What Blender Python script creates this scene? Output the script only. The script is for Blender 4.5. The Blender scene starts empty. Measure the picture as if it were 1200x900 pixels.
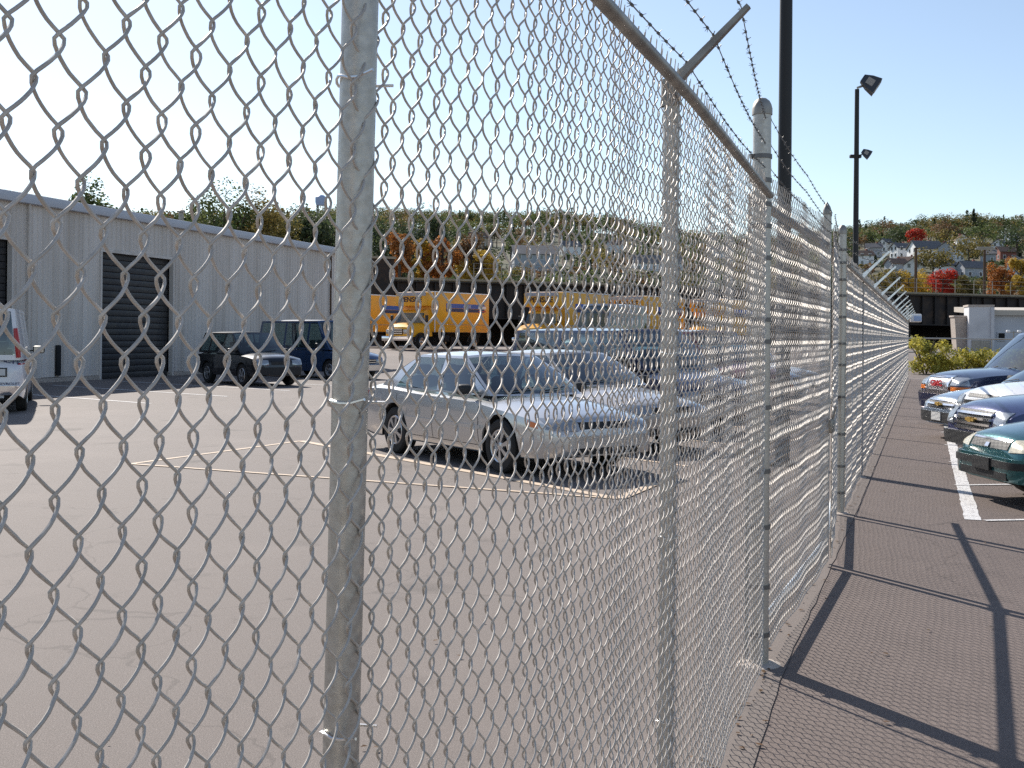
import bpy, bmesh, math, random
import numpy as np
from mathutils import Vector, Matrix
from mathutils.bvhtree import BVHTree
R = math.radians
random.seed(7)
scene = bpy.context.scene
C = scene.collection

# ------------------------------------------------------------------ camera, sky, sun, exposure
FPX, EYE = 1350.0, 1.65
cam = bpy.data.cameras.new('camera'); camo = bpy.data.objects.new('camera', cam); C.objects.link(camo)
cam.sensor_width = 36.0; cam.lens = FPX / 1200 * 36.0
cam.shift_y = -57.0 / 1200
cam.clip_start = 0.05; cam.clip_end = 6000
camo.location = (0, 0, EYE); camo.rotation_euler = (R(90), R(-0.5), 0)
scene.camera = camo
SUN_AZ, SUN_EL = math.atan2(-0.46, 0.888), R(35)
world = bpy.data.worlds.new('World'); scene.world = world; world.use_nodes = True
nt = world.node_tree; bg = nt.nodes['Background']
sky = nt.nodes.new('ShaderNodeTexSky'); sky.sky_type = 'NISHITA'; sky.sun_disc = False
sky.sun_elevation = SUN_EL; sky.sun_rotation = SUN_AZ
sky.air_density = 1.0; sky.dust_density = 0.35; sky.ozone_density = 2.5
hs = nt.nodes.new('ShaderNodeHueSaturation'); hs.inputs['Saturation'].default_value = 0.86
nt.links.new(sky.outputs[0], hs.inputs['Color']); nt.links.new(hs.outputs[0], bg.inputs[0]); bg.inputs[1].default_value = 0.105
sl = bpy.data.lights.new('sun', 'SUN'); so = bpy.data.objects.new('sun', sl); C.objects.link(so)
sl.energy = 5.0; sl.angle = R(0.5); sl.color = (1.0, 0.94, 0.86)
sdir = Vector((math.sin(SUN_AZ) * math.cos(SUN_EL), math.cos(SUN_AZ) * math.cos(SUN_EL), math.sin(SUN_EL)))
so.rotation_euler = sdir.to_track_quat('Z', 'Y').to_euler()
so.location = (-20, 40, 60)
vs = scene.view_settings
vs.view_transform = 'Standard'; vs.look = 'None'; vs.gamma = 1.0; vs.use_curve_mapping = False; vs.exposure = 0.5
scene.cycles.use_denoising = False
scene.cycles.max_bounces = 6

# ------------------------------------------------------------------ materials
def M_(name, col, rough=0.6, metal=0.0, spec=0.5, noise=None, bump=None, coat=0.0, stretch=None):
    """noise=(scale, amount, second colour) mottles the colour; bump=(scale, strength)"""
    m = bpy.data.materials.new(name); m.use_nodes = True
    n = m.node_tree.nodes; l = m.node_tree.links; b = n['Principled BSDF']
    b.inputs['Base Color'].default_value = (*col, 1); b.inputs['Roughness'].default_value = rough
    b.inputs['Metallic'].default_value = metal; b.inputs['Specular IOR Level'].default_value = spec
    if coat: b.inputs['Coat Weight'].default_value = coat; b.inputs['Coat Roughness'].default_value = 0.04
    geo = n.new('ShaderNodeNewGeometry')
    if noise:
        sc, lo, hi, c2 = noise
        t = n.new('ShaderNodeTexNoise'); t.inputs['Scale'].default_value = sc; t.inputs['Detail'].default_value = 5
        if stretch:
            mp = n.new('ShaderNodeVectorMath'); mp.operation = 'MULTIPLY'; mp.inputs[1].default_value = stretch; l.new(geo.outputs['Position'], mp.inputs[0]); l.new(mp.outputs[0], t.inputs['Vector'])
        else: l.new(geo.outputs['Position'], t.inputs['Vector'])
        r = n.new('ShaderNodeMapRange'); r.inputs[1].default_value = lo; r.inputs[2].default_value = hi
        l.new(t.outputs['Fac'], r.inputs[0])
        mx = n.new('ShaderNodeMix'); mx.data_type = 'RGBA'
        l.new(r.outputs[0], mx.inputs[0]); mx.inputs[6].default_value = (*col, 1); mx.inputs[7].default_value = (*c2, 1)
        l.new(mx.outputs[2], b.inputs['Base Color'])
    if bump:
        t2 = n.new('ShaderNodeTexNoise'); t2.inputs['Scale'].default_value = bump[0]; t2.inputs['Detail'].default_value = 4
        l.new(geo.outputs['Position'], t2.inputs['Vector'])
        bp = n.new('ShaderNodeBump'); bp.inputs['Strength'].default_value = bump[1]; bp.inputs['Distance'].default_value = 0.02
        l.new(t2.outputs['Fac'], bp.inputs['Height']); l.new(bp.outputs[0], b.inputs['Normal'])
    return m

def asphalt(name, c1, c2, tint, speck=170, rough=0.85):
    m = bpy.data.materials.new(name); m.use_nodes = True
    n = m.node_tree.nodes; l = m.node_tree.links; b = n['Principled BSDF']
    b.inputs['Roughness'].default_value = rough; b.inputs['Specular IOR Level'].default_value = 0.35
    geo = n.new('ShaderNodeNewGeometry')
    def noise(sc, det, rg=0.55):
        t = n.new('ShaderNodeTexNoise'); t.inputs['Scale'].default_value = sc; t.inputs['Detail'].default_value = det
        t.inputs['Roughness'].default_value = rg
        l.new(geo.outputs['Position'], t.inputs['Vector']); return t.outputs['Fac']
    def rng(s, a, b_, c=0., d=1.):
        r = n.new('ShaderNodeMapRange'); l.new(s, r.inputs[0])
        for i, v in enumerate((a, b_, c, d)): r.inputs[i + 1].default_value = v
        return r.outputs[0]
    def mix(f, a, b_, mode='MIX'):
        x = n.new('ShaderNodeMix'); x.data_type = 'RGBA'; x.blend_type = mode
        l.new(f, x.inputs[0])
        for i, v in ((6, a), (7, b_)):
            if isinstance(v, tuple): x.inputs[i].default_value = (*v, 1)
            else: l.new(v, x.inputs[i])
        return x.outputs[2]
    fine = noise(speck, 3, 0.7)
    col = mix(rng(fine, 0.32, 0.68), c1, c2)
    col = mix(rng(noise(0.35, 5), 0.42, 0.72, 0, 0.55), col, tint)
    st = noise(1.7, 6, 0.65)
    col = mix(rng(st, 0.60, 0.74, 0, 0.45), col, tuple(v * 0.45 for v in c1))
    # sparse pale grit and dark pits
    vo = n.new('ShaderNodeTexVoronoi'); vo.inputs['Scale'].default_value = 95
    l.new(geo.outputs['Position'], vo.inputs['Vector'])
    col = mix(rng(vo.outputs['Distance'], 0.10, 0.2, 0.55, 0), col, tuple(min(1, v * 1.9) for v in c2))
    oil = noise(0.9, 3, 0.4)
    col = mix(rng(oil, 0.66, 0.73, 0, 0.5), col, tuple(v * 0.38 for v in c1))
    pale = noise(0.16, 6, 0.7)
    col = mix(rng(pale, 0.50, 0.70, 0, 0.35), col, tuple(min(1, v * 1.25) for v in c2))
    # hairline cracks
    wv = n.new('ShaderNodeTexNoise'); wv.inputs['Scale'].default_value = 1.3; wv.inputs['Detail'].default_value = 4
    l.new(geo.outputs['Position'], wv.inputs['Vector'])
    ad = n.new('ShaderNodeVectorMath'); ad.operation = 'MULTIPLY_ADD'
    l.new(wv.outputs['Color'], ad.inputs[0]); ad.inputs[1].default_value = (0.9, 0.9, 0); l.new(geo.outputs['Position'], ad.inputs[2])
    vc = n.new('ShaderNodeTexVoronoi'); vc.feature = 'DISTANCE_TO_EDGE'; vc.inputs['Scale'].default_value = 0.22
    l.new(ad.outputs[0], vc.inputs['Vector'])
    col = mix(rng(vc.outputs['Distance'], 0.0008, 0.0026, 0.28, 0), col, tuple(v * 0.3 for v in c1))
    l.new(col, b.inputs['Base Color'])
    bp = n.new('ShaderNodeBump'); bp.inputs['Strength'].default_value = 0.5; bp.inputs['Distance'].default_value = 0.004
    l.new(fine, bp.inputs['Height']); l.new(bp.outputs[0], b.inputs['Normal'])
    return m

MAT = {}
MAT['lot'] = asphalt('lot_asphalt', (0.075, 0.062, 0.055), (0.262, 0.220, 0.196), (0.176, 0.147, 0.131))
MAT['walk'] = asphalt('walk_asphalt', (0.086, 0.067, 0.058), (0.225, 0.177, 0.155), (0.160, 0.125, 0.110))
MAT['edge'] = asphalt('edge_asphalt', (0.13, 0.108, 0.095), (0.21, 0.175, 0.155), (0.17, 0.14, 0.12))
MAT['galv'] = M_('galvanised_steel', (0.44, 0.415, 0.37), 0.42, 0.6, noise=(80, 0.36, 0.68, (0.54, 0.515, 0.47)), bump=(60, 0.06))
MAT['galv_dull'] = M_('weathered_zinc', (0.24, 0.22, 0.195), 0.5, 0.75, noise=(14, 0.35, 0.7, (0.42, 0.39, 0.34)))
MAT['wire'] = M_('fence_wire', (0.47, 0.43, 0.38), 0.56, 0.34, noise=(55, 0.35, 0.7, (0.60, 0.55, 0.495)))
MAT['barb'] = M_('barbed_wire_steel', (0.17, 0.165, 0.16), 0.5, 0.7)
MAT['alu'] = M_('aluminium_tie', (0.85, 0.84, 0.82), 0.3, 0.9)
MAT['conc'] = M_('concrete', (0.36, 0.29, 0.24), 0.9, noise=(18, 0.3, 0.7, (0.55, 0.49, 0.43)), bump=(70, 0.4))
MAT['white_line'] = M_('white_road_paint', (0.72, 0.70, 0.68), 0.8, noise=(16, 0.52, 0.75, (0.34, 0.31, 0.29)))
MAT['yellow_line'] = M_('faded_yellow_paint', (0.60, 0.46, 0.33), 0.8, noise=(13, 0.45, 0.8, (0.40, 0.33, 0.27)))
MAT['yellow'] = M_('fresh_yellow_paint', (0.75, 0.50, 0.05), 0.7)
MAT['siding'] = M_('painted_siding', (0.70, 0.645, 0.60), 0.55, 0.0, noise=(1.0, 0.36, 0.66, (0.58, 0.525, 0.475)), stretch=(1.6, 1.6, .14))
MAT['siding2'] = M_('dusty_siding', (0.66, 0.605, 0.56), 0.6, 0.0, noise=(1.0, 0.36, 0.64, (0.54, 0.485, 0.435)), stretch=(2.2, 2.2, .2))
MAT['trim'] = M_('eave_trim', (0.50, 0.52, 0.57), 0.5)
MAT['roofing'] = M_('metal_roofing', (0.36, 0.36, 0.37), 0.5, 0.3)
MAT['dark'] = M_('dark_interior', (0.012, 0.012, 0.013), 0.9)
MAT['slat'] = M_('roller_door_slat', (0.035, 0.035, 0.04), 0.5, 0.2, noise=(3, 0.4, 0.7, (0.055, 0.052, 0.05)))
MAT['pole'] = M_('black_painted_pole', (0.018, 0.017, 0.017), 0.5, 0.2)
MAT['lamp_body'] = M_('lamp_housing', (0.05, 0.055, 0.065), 0.45, 0.3)
MAT['lamp_glass'] = M_('lamp_glass', (0.30, 0.27, 0.24), 0.3)
MAT['girder'] = M_('black_girder_steel', (0.020, 0.017, 0.016), 0.75, 0.1, noise=(0.8, 0.45, 0.75, (0.05, 0.035, 0.027)))
MAT['girder2'] = M_('rusty_girder_steel', (0.028, 0.022, 0.02), 0.8, 0.1, noise=(1.2, 0.45, 0.7, (0.07, 0.045, 0.03)))
MAT['ballast'] = M_('coping_stone', (0.27, 0.23, 0.17), 0.9, noise=(2, 0.35, 0.7, (0.36, 0.31, 0.22)))
MAT['white_wall'] = M_('whitewashed_wall', (0.62, 0.62, 0.63), 0.8, noise=(0.8, 0.45, 0.7, (0.5, 0.5, 0.51)))
MAT['shed'] = M_('pale_shed_wall', (0.56, 0.57, 0.60), 0.7, noise=(1, 0.45, 0.7, (0.48, 0.49, 0.52)))
MAT['shed_roof'] = M_('tan_shed_roof', (0.50, 0.45, 0.38), 0.8)
MAT['rubber'] = M_('tyre_rubber', (0.018, 0.018, 0.018), 0.8)
MAT['rim'] = M_('alloy_rim', (0.55, 0.55, 0.56), 0.3, 0.9)
MAT['black'] = M_('black_plastic', (0.012, 0.012, 0.013), 0.55)
MAT['under'] = M_('underbody_black', (0.01, 0.01, 0.01), 0.9)
MAT['chrome'] = M_('chrome', (0.80, 0.80, 0.82), 0.12, 1.0)
MAT['glass'] = M_('car_glass', (0.012, 0.018, 0.022), 0.03, 0.0, 0.9)
def car_glass():
    m = bpy.data.materials.new('car_glass'); m.use_nodes = True
    n = m.node_tree.nodes; l = m.node_tree.links
    tr = n.new('ShaderNodeBsdfTransparent'); tr.inputs[0].default_value = (0.42, 0.52, 0.52, 1)
    gl = n.new('ShaderNodeBsdfGlossy'); gl.inputs['Roughness'].default_value = 0.02; gl.inputs[0].default_value = (.95, .97, 1, 1)
    fw = n.new('ShaderNodeLayerWeight'); fw.inputs[0].default_value = 0.5
    pw = n.new('ShaderNodeMath'); pw.operation = 'POWER'; l.new(fw.outputs['Facing'], pw.inputs[0]); pw.inputs[1].default_value = 3.5
    lw = n.new('ShaderNodeMapRange'); l.new(pw.outputs[0], lw.inputs[0]); lw.inputs[3].default_value = 0.09; lw.inputs[4].default_value = 0.85
    mx = n.new('ShaderNodeMixShader'); l.new(lw.outputs[0], mx.inputs[0]); l.new(tr.outputs[0], mx.inputs[1]); l.new(gl.outputs[0], mx.inputs[2])
    l.new(mx.outputs[0], n['Material Output'].inputs['Surface']); return m
MAT['glass'] = car_glass()
MAT['seat'] = M_('seat_fabric', (0.10, 0.10, 0.11), 0.9)
MAT['lens'] = M_('headlight_lens', (0.40, 0.42, 0.44), 0.10, 0.5, 0.8)
MAT['lens_old'] = M_('yellowed_headlight_lens', (0.66, 0.60, 0.46), 0.2, 0.1, 0.8)
MAT['amber'] = M_('amber_lens', (0.75, 0.20, 0.03), 0.2)
MAT['red'] = M_('red_lens', (0.42, 0.015, 0.02), 0.18)
MAT['plate'] = M_('number_plate', (0.62, 0.62, 0.60), 0.5)
MAT['gold'] = M_('gold_emblem', (0.70, 0.45, 0.12), 0.3, 0.6)
MAT['red_paint'] = M_('red_emblem', (0.50, 0.02, 0.03), 0.35)
MAT['navy_print'] = M_('navy_print', (0.02, 0.035, 0.11), 0.5)
MAT['truck_yellow'] = M_('truck_yellow', (0.84, 0.41, 0.02), 0.35, 0.0, 0.5, noise=(1.2, 0.45, 0.75, (0.72, 0.32, 0.025)))
MAT['truck_blue'] = M_('truck_stripe_blue', (0.02, 0.10, 0.42), 0.4)
MAT['truck_white'] = M_('truck_white', (0.76, 0.76, 0.76), 0.45)
MAT['truck_grey'] = M_('truck_grey', (0.36, 0.36, 0.40), 0.5)
MAT['print'] = M_('dark_print', (0.05, 0.02, 0.02), 0.6)
MAT['dirt'] = M_('dry_earth', (0.15, 0.12, 0.08), 0.95, noise=(0.25, 0.4, 0.7, (0.10, 0.10, 0.05)))
MAT['hill'] = M_('hillside_scrub', (0.055, 0.065, 0.03), 0.95, noise=(0.06, 0.4, 0.65, (0.11, 0.085, 0.04)))
MAT['bark'] = M_('bark', (0.07, 0.055, 0.042), 0.9, noise=(6, 0.35, 0.7, (0.11, 0.09, 0.07)))
MAT['wood_pole'] = M_('creosoted_pole', (0.085, 0.05, 0.03), 0.85)
MAT['roof_grey'] = M_('grey_shingle', (0.13, 0.125, 0.13), 0.85, noise=(1.5, 0.4, 0.7, (0.19, 0.18, 0.18)))
MAT['roof_brown'] = M_('brown_shingle', (0.17, 0.105, 0.075), 0.85, noise=(1.5, 0.4, 0.7, (0.23, 0.15, 0.11)))
MAT['house_white'] = M_('white_clapboard', (0.84, 0.84, 0.83), 0.7)
MAT['house_grey'] = M_('grey_clapboard', (0.40, 0.42, 0.45), 0.7)
MAT['house_tan'] = M_('tan_clapboard', (0.48, 0.38, 0.28), 0.7)
MAT['house_brick'] = M_('brick_red_cladding', (0.28, 0.11, 0.08), 0.8)
MAT['pane'] = M_('window_pane', (0.03, 0.04, 0.05), 0.08, 0, 0.8)
MAT['tank'] = M_('pale_blue_tank', (0.32, 0.42, 0.62), 0.5)
def leafmat(name, a, b, sc=0.5):
    m = M_(name, a, 0.6, 0, 0.3, noise=(sc, 0.38, 0.64, b))
    n = m.node_tree.nodes; l = m.node_tree.links; bs = n['Principled BSDF']
    tr = n.new('ShaderNodeBsdfTranslucent'); mx = n.new('ShaderNodeMixShader'); mx.inputs[0].default_value = 0.42
    src = bs.inputs['Base Color'].links[0].from_socket
    l.new(src, tr.inputs[0]); l.new(bs.outputs[0], mx.inputs[1]); l.new(tr.outputs[0], mx.inputs[2])
    l.new(mx.outputs[0], n['Material Output'].inputs['Surface'])
    return m
LEAF = {
 'green': leafmat('leaf_green', (0.075, 0.11, 0.035), (0.13, 0.15, 0.055)),
 'dark': leafmat('leaf_dark_green', (0.048, 0.072, 0.032), (0.08, 0.10, 0.045)),
 'olive': leafmat('leaf_olive', (0.17, 0.15, 0.045), (0.22, 0.17, 0.055)),
 'brown': leafmat('leaf_russet', (0.20, 0.105, 0.05), (0.13, 0.10, 0.05)),
 'orange': leafmat('leaf_orange', (0.42, 0.15, 0.035), (0.28, 0.13, 0.04)),
 'yellow': leafmat('leaf_yellow', (0.52, 0.33, 0.04), (0.38, 0.27, 0.05)),
 'red': leafmat('leaf_red', (0.50, 0.045, 0.028), (0.36, 0.06, 0.03)),
 'lime': leafmat('leaf_yellow_green', (0.50, 0.42, 0.07), (0.27, 0.27, 0.06), 1.6),
}
def paint(name, col, metal=0.4, rough=0.32):
    return M_(name, col, rough, metal, 0.5, coat=0.8)

# ------------------------------------------------------------------ mesh helpers
class MB:
    def __init__(s): s.v = []; s.f = []; s.m = []
    def add(s, vs, fs, mi=0):
        o = len(s.v); s.v.extend(vs)
        for f in fs: s.f.append(tuple(i + o for i in f)); s.m.append(mi)
    def box(s, c, d, rz=0.0, mi=0, b=0.0, M=None):
        x, y, z = d[0] / 2, d[1] / 2, d[2] / 2
        if b > 0:
            vs, fs = bevbox(d, b)
        else:
            vs = [(i * x, j * y, k * z) for i in (-1, 1) for j in (-1, 1) for k in (-1, 1)]
            fs = [(0, 1, 3, 2), (4, 6, 7, 5), (0, 4, 5, 1), (2, 3, 7, 6), (0, 2, 6, 4), (1, 5, 7, 3)]
        T = Matrix.Translation(c) @ (M if M is not None else Matrix.Rotation(rz, 4, 'Z'))
        s.add([tuple(T @ Vector(p)) for p in vs], fs, mi); return s
    def bar(s, a, b, w, h, mi=0, bev=0.0):
        a = Vector(a); b = Vector(b); d = b - a
        q = d.to_track_quat('X', 'Z').to_matrix().to_4x4()
        return s.box((a + b) / 2, (d.length, w, h), M=q, mi=mi, b=bev)
    def tube(s, pts, r, n=8, cap=True, mi=0):
        pts = [Vector(p) for p in pts]; k = len(pts)
        rs = r if isinstance(r, (list, tuple)) else [r] * k
        vs = []; ref = None
        for i, p in enumerate(pts):
            t = (pts[min(i + 1, k - 1)] - pts[max(i - 1, 0)]).normalized()
            if ref is None:
                ref = Vector((0, 0, 1)) if abs(t.z) < 0.9 else Vector((1, 0, 0))
            a = (ref - t * ref.dot(t)).normalized(); ref = a; bb = t.cross(a)
            for j in range(n):
                g = 2 * math.pi * j / n
                vs.append(tuple(p + (a * math.cos(g) + bb * math.sin(g)) * rs[i]))
        fs = [(i * n + j, i * n + (j + 1) % n, (i + 1) * n + (j + 1) % n, (i + 1) * n + j) for i in range(k - 1) for j in range(n)]
        if cap: fs += [tuple(range(n - 1, -1, -1)), tuple(range((k - 1) * n, k * n))]
        s.add(vs, fs, mi); return s
    def lathe(s, prof, n=24, T=None, mi=0, closed=False):
        """prof: (r, z) list about z"""
        vs = []
        for r, z in prof:
            for j in range(n):
                g = 2 * math.pi * j / n
                p = Vector((r * math.cos(g), r * math.sin(g), z)); vs.append(tuple(T @ p) if T else tuple(p))
        k = len(prof)
        fs = [(i * n + j, i * n + (j + 1) % n, (i + 1) * n + (j + 1) % n, (i + 1) * n + j) for i in range(k - 1) for j in range(n)]
        if closed: fs += [((k - 1) * n + j, (k - 1) * n + (j + 1) % n, (j + 1) % n, j) for j in range(n)]
        s.add(vs, fs, mi); return s
    def grid(s, fn, nu, nv, mi=0):
        vs = [tuple(fn(i / nu, j / nv)) for i in range(nu + 1) for j in range(nv + 1)]
        fs = [(i * (nv + 1) + j, (i + 1) * (nv + 1) + j, (i + 1) * (nv + 1) + j + 1, i * (nv + 1) + j + 1) for i in range(nu) for j in range(nv)]
        s.add(vs, fs, mi); return s
    def mesh(s, name, mat, smooth=35):
        me = bpy.data.meshes.new(name); me.from_pydata(s.v, [], s.f)
        for m in (mat if isinstance(mat, (list, tuple)) else [mat]): me.materials.append(m)
        if any(s.m): me.polygons.foreach_set('material_index', s.m)
        if smooth:
            me.polygons.foreach_set('use_smooth', [True] * len(s.f))
            me.set_sharp_from_angle(angle=R(smooth))
        me.update(); return me
    def build(s, name, mat, parent=None, smooth=35):
        return link(name, s.mesh(name, mat, smooth), parent)

def link(name, data, parent=None):
    o = bpy.data.objects.new(name, data); C.objects.link(o)
    if parent is not None: o.parent = parent
    return o
_bb = {}
def bevbox(d, b):
    key = (round(d[0], 4), round(d[1], 4), round(d[2], 4), b)
    if key not in _bb:
        bm = bmesh.new(); bmesh.ops.create_cube(bm, size=1)
        for v in bm.verts: v.co = Vector((v.co.x * d[0], v.co.y * d[1], v.co.z * d[2]))
        bmesh.ops.bevel(bm, geom=bm.edges[:], offset=min(b, min(d) * 0.45), segments=2, affect='EDGES', profile=0.5)
        bm.verts.index_update()
        _bb[key] = ([tuple(v.co) for v in bm.verts], [tuple(v.index for v in f.verts) for f in bm.faces]); bm.free()
    return _bb[key]
def tag(o, label=None, cat=None, group=None, kind=None):
    if label: o['label'] = label
    if cat: o['category'] = cat
    if group: o['group'] = group
    if kind: o['kind'] = kind
    return o
def thing(name, label, cat, loc=(0, 0, 0), rz=0.0, group=None):
    o = link(name, None); o.location = loc; o.rotation_euler = (0, 0, rz); return tag(o, label, cat, group)
def copy_tree(o, parent=None):
    c = o.copy(); C.objects.link(c); c.parent = parent
    for ch in o.children: copy_tree(ch, c)
    return c
def text(name, body, size, mat, parent, M, extrude=0.003, align='CENTER', sx=1.0, bold=0.0):
    cu = bpy.data.curves.new(name, 'FONT'); cu.body = body; cu.size = size; cu.extrude = extrude; cu.align_x = align; cu.align_y = 'CENTER'
    cu.offset = bold
    cu.materials.append(mat); tmp = bpy.data.objects.new('tmp', cu); C.objects.link(tmp)
    bpy.context.view_layer.update(); me = bpy.data.meshes.new_from_object(tmp.evaluated_get(bpy.context.evaluated_depsgraph_get()))
    bpy.data.objects.remove(tmp); o = link(name, me, parent)
    o.matrix_local = M @ Matrix.Diagonal((sx, 1, 1, 1)); return o
def pchip(xs, ys):
    xs = np.array(xs, float); ys = np.array(ys, float); h = np.diff(xs); dl = np.diff(ys) / h
    d = np.zeros(len(xs)); d[0] = dl[0]; d[-1] = dl[-1]
    for i in range(1, len(xs) - 1):
        if dl[i - 1] * dl[i] > 0:
            w1 = 2 * h[i] + h[i - 1]; w2 = h[i] + 2 * h[i - 1]; d[i] = (w1 + w2) / (w1 / dl[i - 1] + w2 / dl[i])
    def f(x):
        x = min(max(x, xs[0]), xs[-1]); i = min(int(np.searchsorted(xs, x, 'right')) - 1, len(h) - 1)
        t = (x - xs[i]) / h[i]
        return float((2*t**3-3*t**2+1)*ys[i] + (t**3-2*t**2+t)*h[i]*d[i] + (-2*t**3+3*t**2)*ys[i+1] + (t**3-t**2)*h[i]*d[i+1])
    return f

# ------------------------------------------------------------------ ground
def lotz(y):
    t = min(max((y - 46) / 22, 0), 1); return 0.8 * t * t * (3 - 2 * t)
FENCE = [(-1.244, -1.4), (-0.213, 1.507), (0.468, 3.45), (1.248, 5.80), (3.10, 10.83), (16.2, 47.2)]
def fence_x(y):
    for (x0, y0), (x1, y1) in zip(FENCE, FENCE[1:]):
        if y <= y1: return x0 + (x1 - x0) * (y - y0) / (y1 - y0)
    return x1 + (y - y1) * 0.36
ys = [-40, -15, -5, 0, 10, 20, 30, 40, 44] + list(range(46, 70, 2)) + [80, 110, 160, 260, 500, 1000, 2500, 5000]
xs = [-4000, -1500, -600, -200, -80, -40, -20, 0, 20, 40, 80, 200, 600, 1500, 4000]
g = MB(); g.add([(x, y, lotz(y)) for y in ys for x in xs],
    [(j * len(xs) + i, j * len(xs) + i + 1, (j + 1) * len(xs) + i + 1, (j + 1) * len(xs) + i) for j in range(len(ys) - 1) for i in range(len(xs) - 1)])
tag(g.build('ground', MAT['lot'], smooth=60), 'wide sunlit asphalt of the parking lot behind the fence', kind='structure')
# walkway side: darker asphalt laid to the right of the fence, with a rough gritty verge under the mesh
yy = [-6, -1.4, 1.507, 3.45, 5.8, 8.3, 10.83, 16, 24, 34, 47.2]
w = MB(); w.add([(fence_x(y) + 0.09 if k == 0 else 42 + y * 0.3, y, 0.004) for y in yy for k in (0, 1)], [(2*i, 2*i+1, 2*i+3, 2*i+2) for i in range(len(yy) - 1)])
tag(w.build('walkway', MAT['walk'], smooth=0), 'darker asphalt walkway and parking on the near side of the fence', kind='structure')
e = MB(); rr = random.Random(3)
yv = np.linspace(-6, 47.2, 260)
e.add([(fence_x(y) + (-0.08 + rr.uniform(-.008, .008) if k == 0 else 0.15 + rr.uniform(-.007, .007)), y, 0.009) for y in yv for k in (0, 1)], [(2*i, 2*i+1, 2*i+3, 2*i+2) for i in range(len(yv) - 1)])
tag(e.build('fence_verge', MAT['edge'], smooth=0), 'rough gritty strip of asphalt along the foot of the fence', kind='structure')

def strip(name, pts, width, mat, label, z=0.0045, wob=0.006):
    b = MB(); rr = random.Random(len(name) + int(pts[0][0] * 100)); out = []
    for (a, c) in zip(pts, pts[1:]):
        a = Vector((*a, 0)); c = Vector((*c, 0)); d = (c - a); L = d.length; d /= L; n = Vector((-d.y, d.x, 0))
        k = max(2, int(L / 0.15)); vs = []
        for i in range(k + 1):
            p = a + d * (L * i / k)
            for s in (-1, 1):
                q = p + n * (s * width / 2 + rr.uniform(-wob, wob)); vs.append((q.x, q.y, z))
        b.add(vs, [(2*i, 2*i+1, 2*i+3, 2*i+2) for i in range(k)])
        z += 0.001
    return tag(b.build(name, mat, smooth=0), label, 'road marking', kind='structure')
V1, V2, V3, V4 = (-4.76, 14.38), (-3.23, 17.66), (1.10, 11.67), (1.63, 12.91)
strip('painted_line', [V1, V2], 0.085, MAT['yellow_line'], 'faded yellow line at the left side of the painted triangle', 0.005)
strip('painted_line', [V2, V3], 0.13, MAT['yellow_line'], 'wider faded yellow line beside the silver sedan', 0.0066)
strip('painted_line', [V1, V3], 0.075, MAT['yellow_line'], 'thin faded yellow line closing the triangle toward the fence', 0.0084)
strip('painted_line', [V3, V4], 0.13, MAT['yellow_line'], 'short yellow line in front of the silver sedan', 0.0102)
for k in range(1, 6):
    a = (V3[0] + 1.12 * k * 1.02, V3[1] + 3.0 * k); b = (a[0] - 4.3, a[1] + 6.0)
    strip('painted_line', [a, b], 0.1, MAT['yellow_line'], 'faded yellow bay line %s parked row behind the fence' % ('between the first cars of the', 'second along the', 'third along the', 'fourth along the', 'last along the')[k - 1], 0.006 + .0003 * k)
strip('painted_line', [(4.21, 10.49), (5.85, 15.1), (9.6, 25.5), (13.2, 35.5)], 0.14, MAT['white_line'], 'wide white line running along the walkway under the car noses', 0.0085)
strip('painted_line', [(4.30, 10.45), (5.4, 10.62)], 0.07, MAT['white_line'], 'thin white bay line below the green car', 0.0115)
strip('painted_line', [(5.4, 10.62), (8.9, 11.2)], 0.075, MAT['yellow'], 'thin yellow end of the bay line below the green car', 0.0125)
for k, nm in enumerate(('green and the blue', 'blue and the white', 'white and the silver', 'silver and the navy')):
    x, y = 5.0 + .86 * k, 12.95 + 2.45 * k
    strip('painted_line', [(x, y), (x + 3.8, y + .7)], 0.075, MAT['white_line'], 'thin white bay line between the %s car' % nm, 0.0115 + .0004 * k)
# white bays along the warehouse
BO, BU, BN = Vector((-20.1, 20.4, 0)), Vector((0.287, 0.958, 0)).normalized(), Vector((0.958, -0.287, 0)).normalized()
def B(s, n, z=0.0): return BO + BU * s + BN * n + Vector((0, 0, z))
for k, nm in enumerate(('nearest the white van', 'left of the roller door', 'below the roller door', 'left of the black car', 'beside the black car')):
    s = 12.5 + k * 3.4; a = B(s, 1.6); b = B(s - 3.2, 9.5)
    strip('painted_line', [(a.x, a.y), (b.x, b.y)], 0.11, MAT['white_line'], 'white parking line in front of the warehouse, %s' % nm, 0.006)

# ------------------------------------------------------------------ warehouse
wh = thing('metal_warehouse', 'long low warehouse of ribbed grey metal siding with a dark roller door', 'building', BO, math.atan2(BU.y, BU.x))
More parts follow.
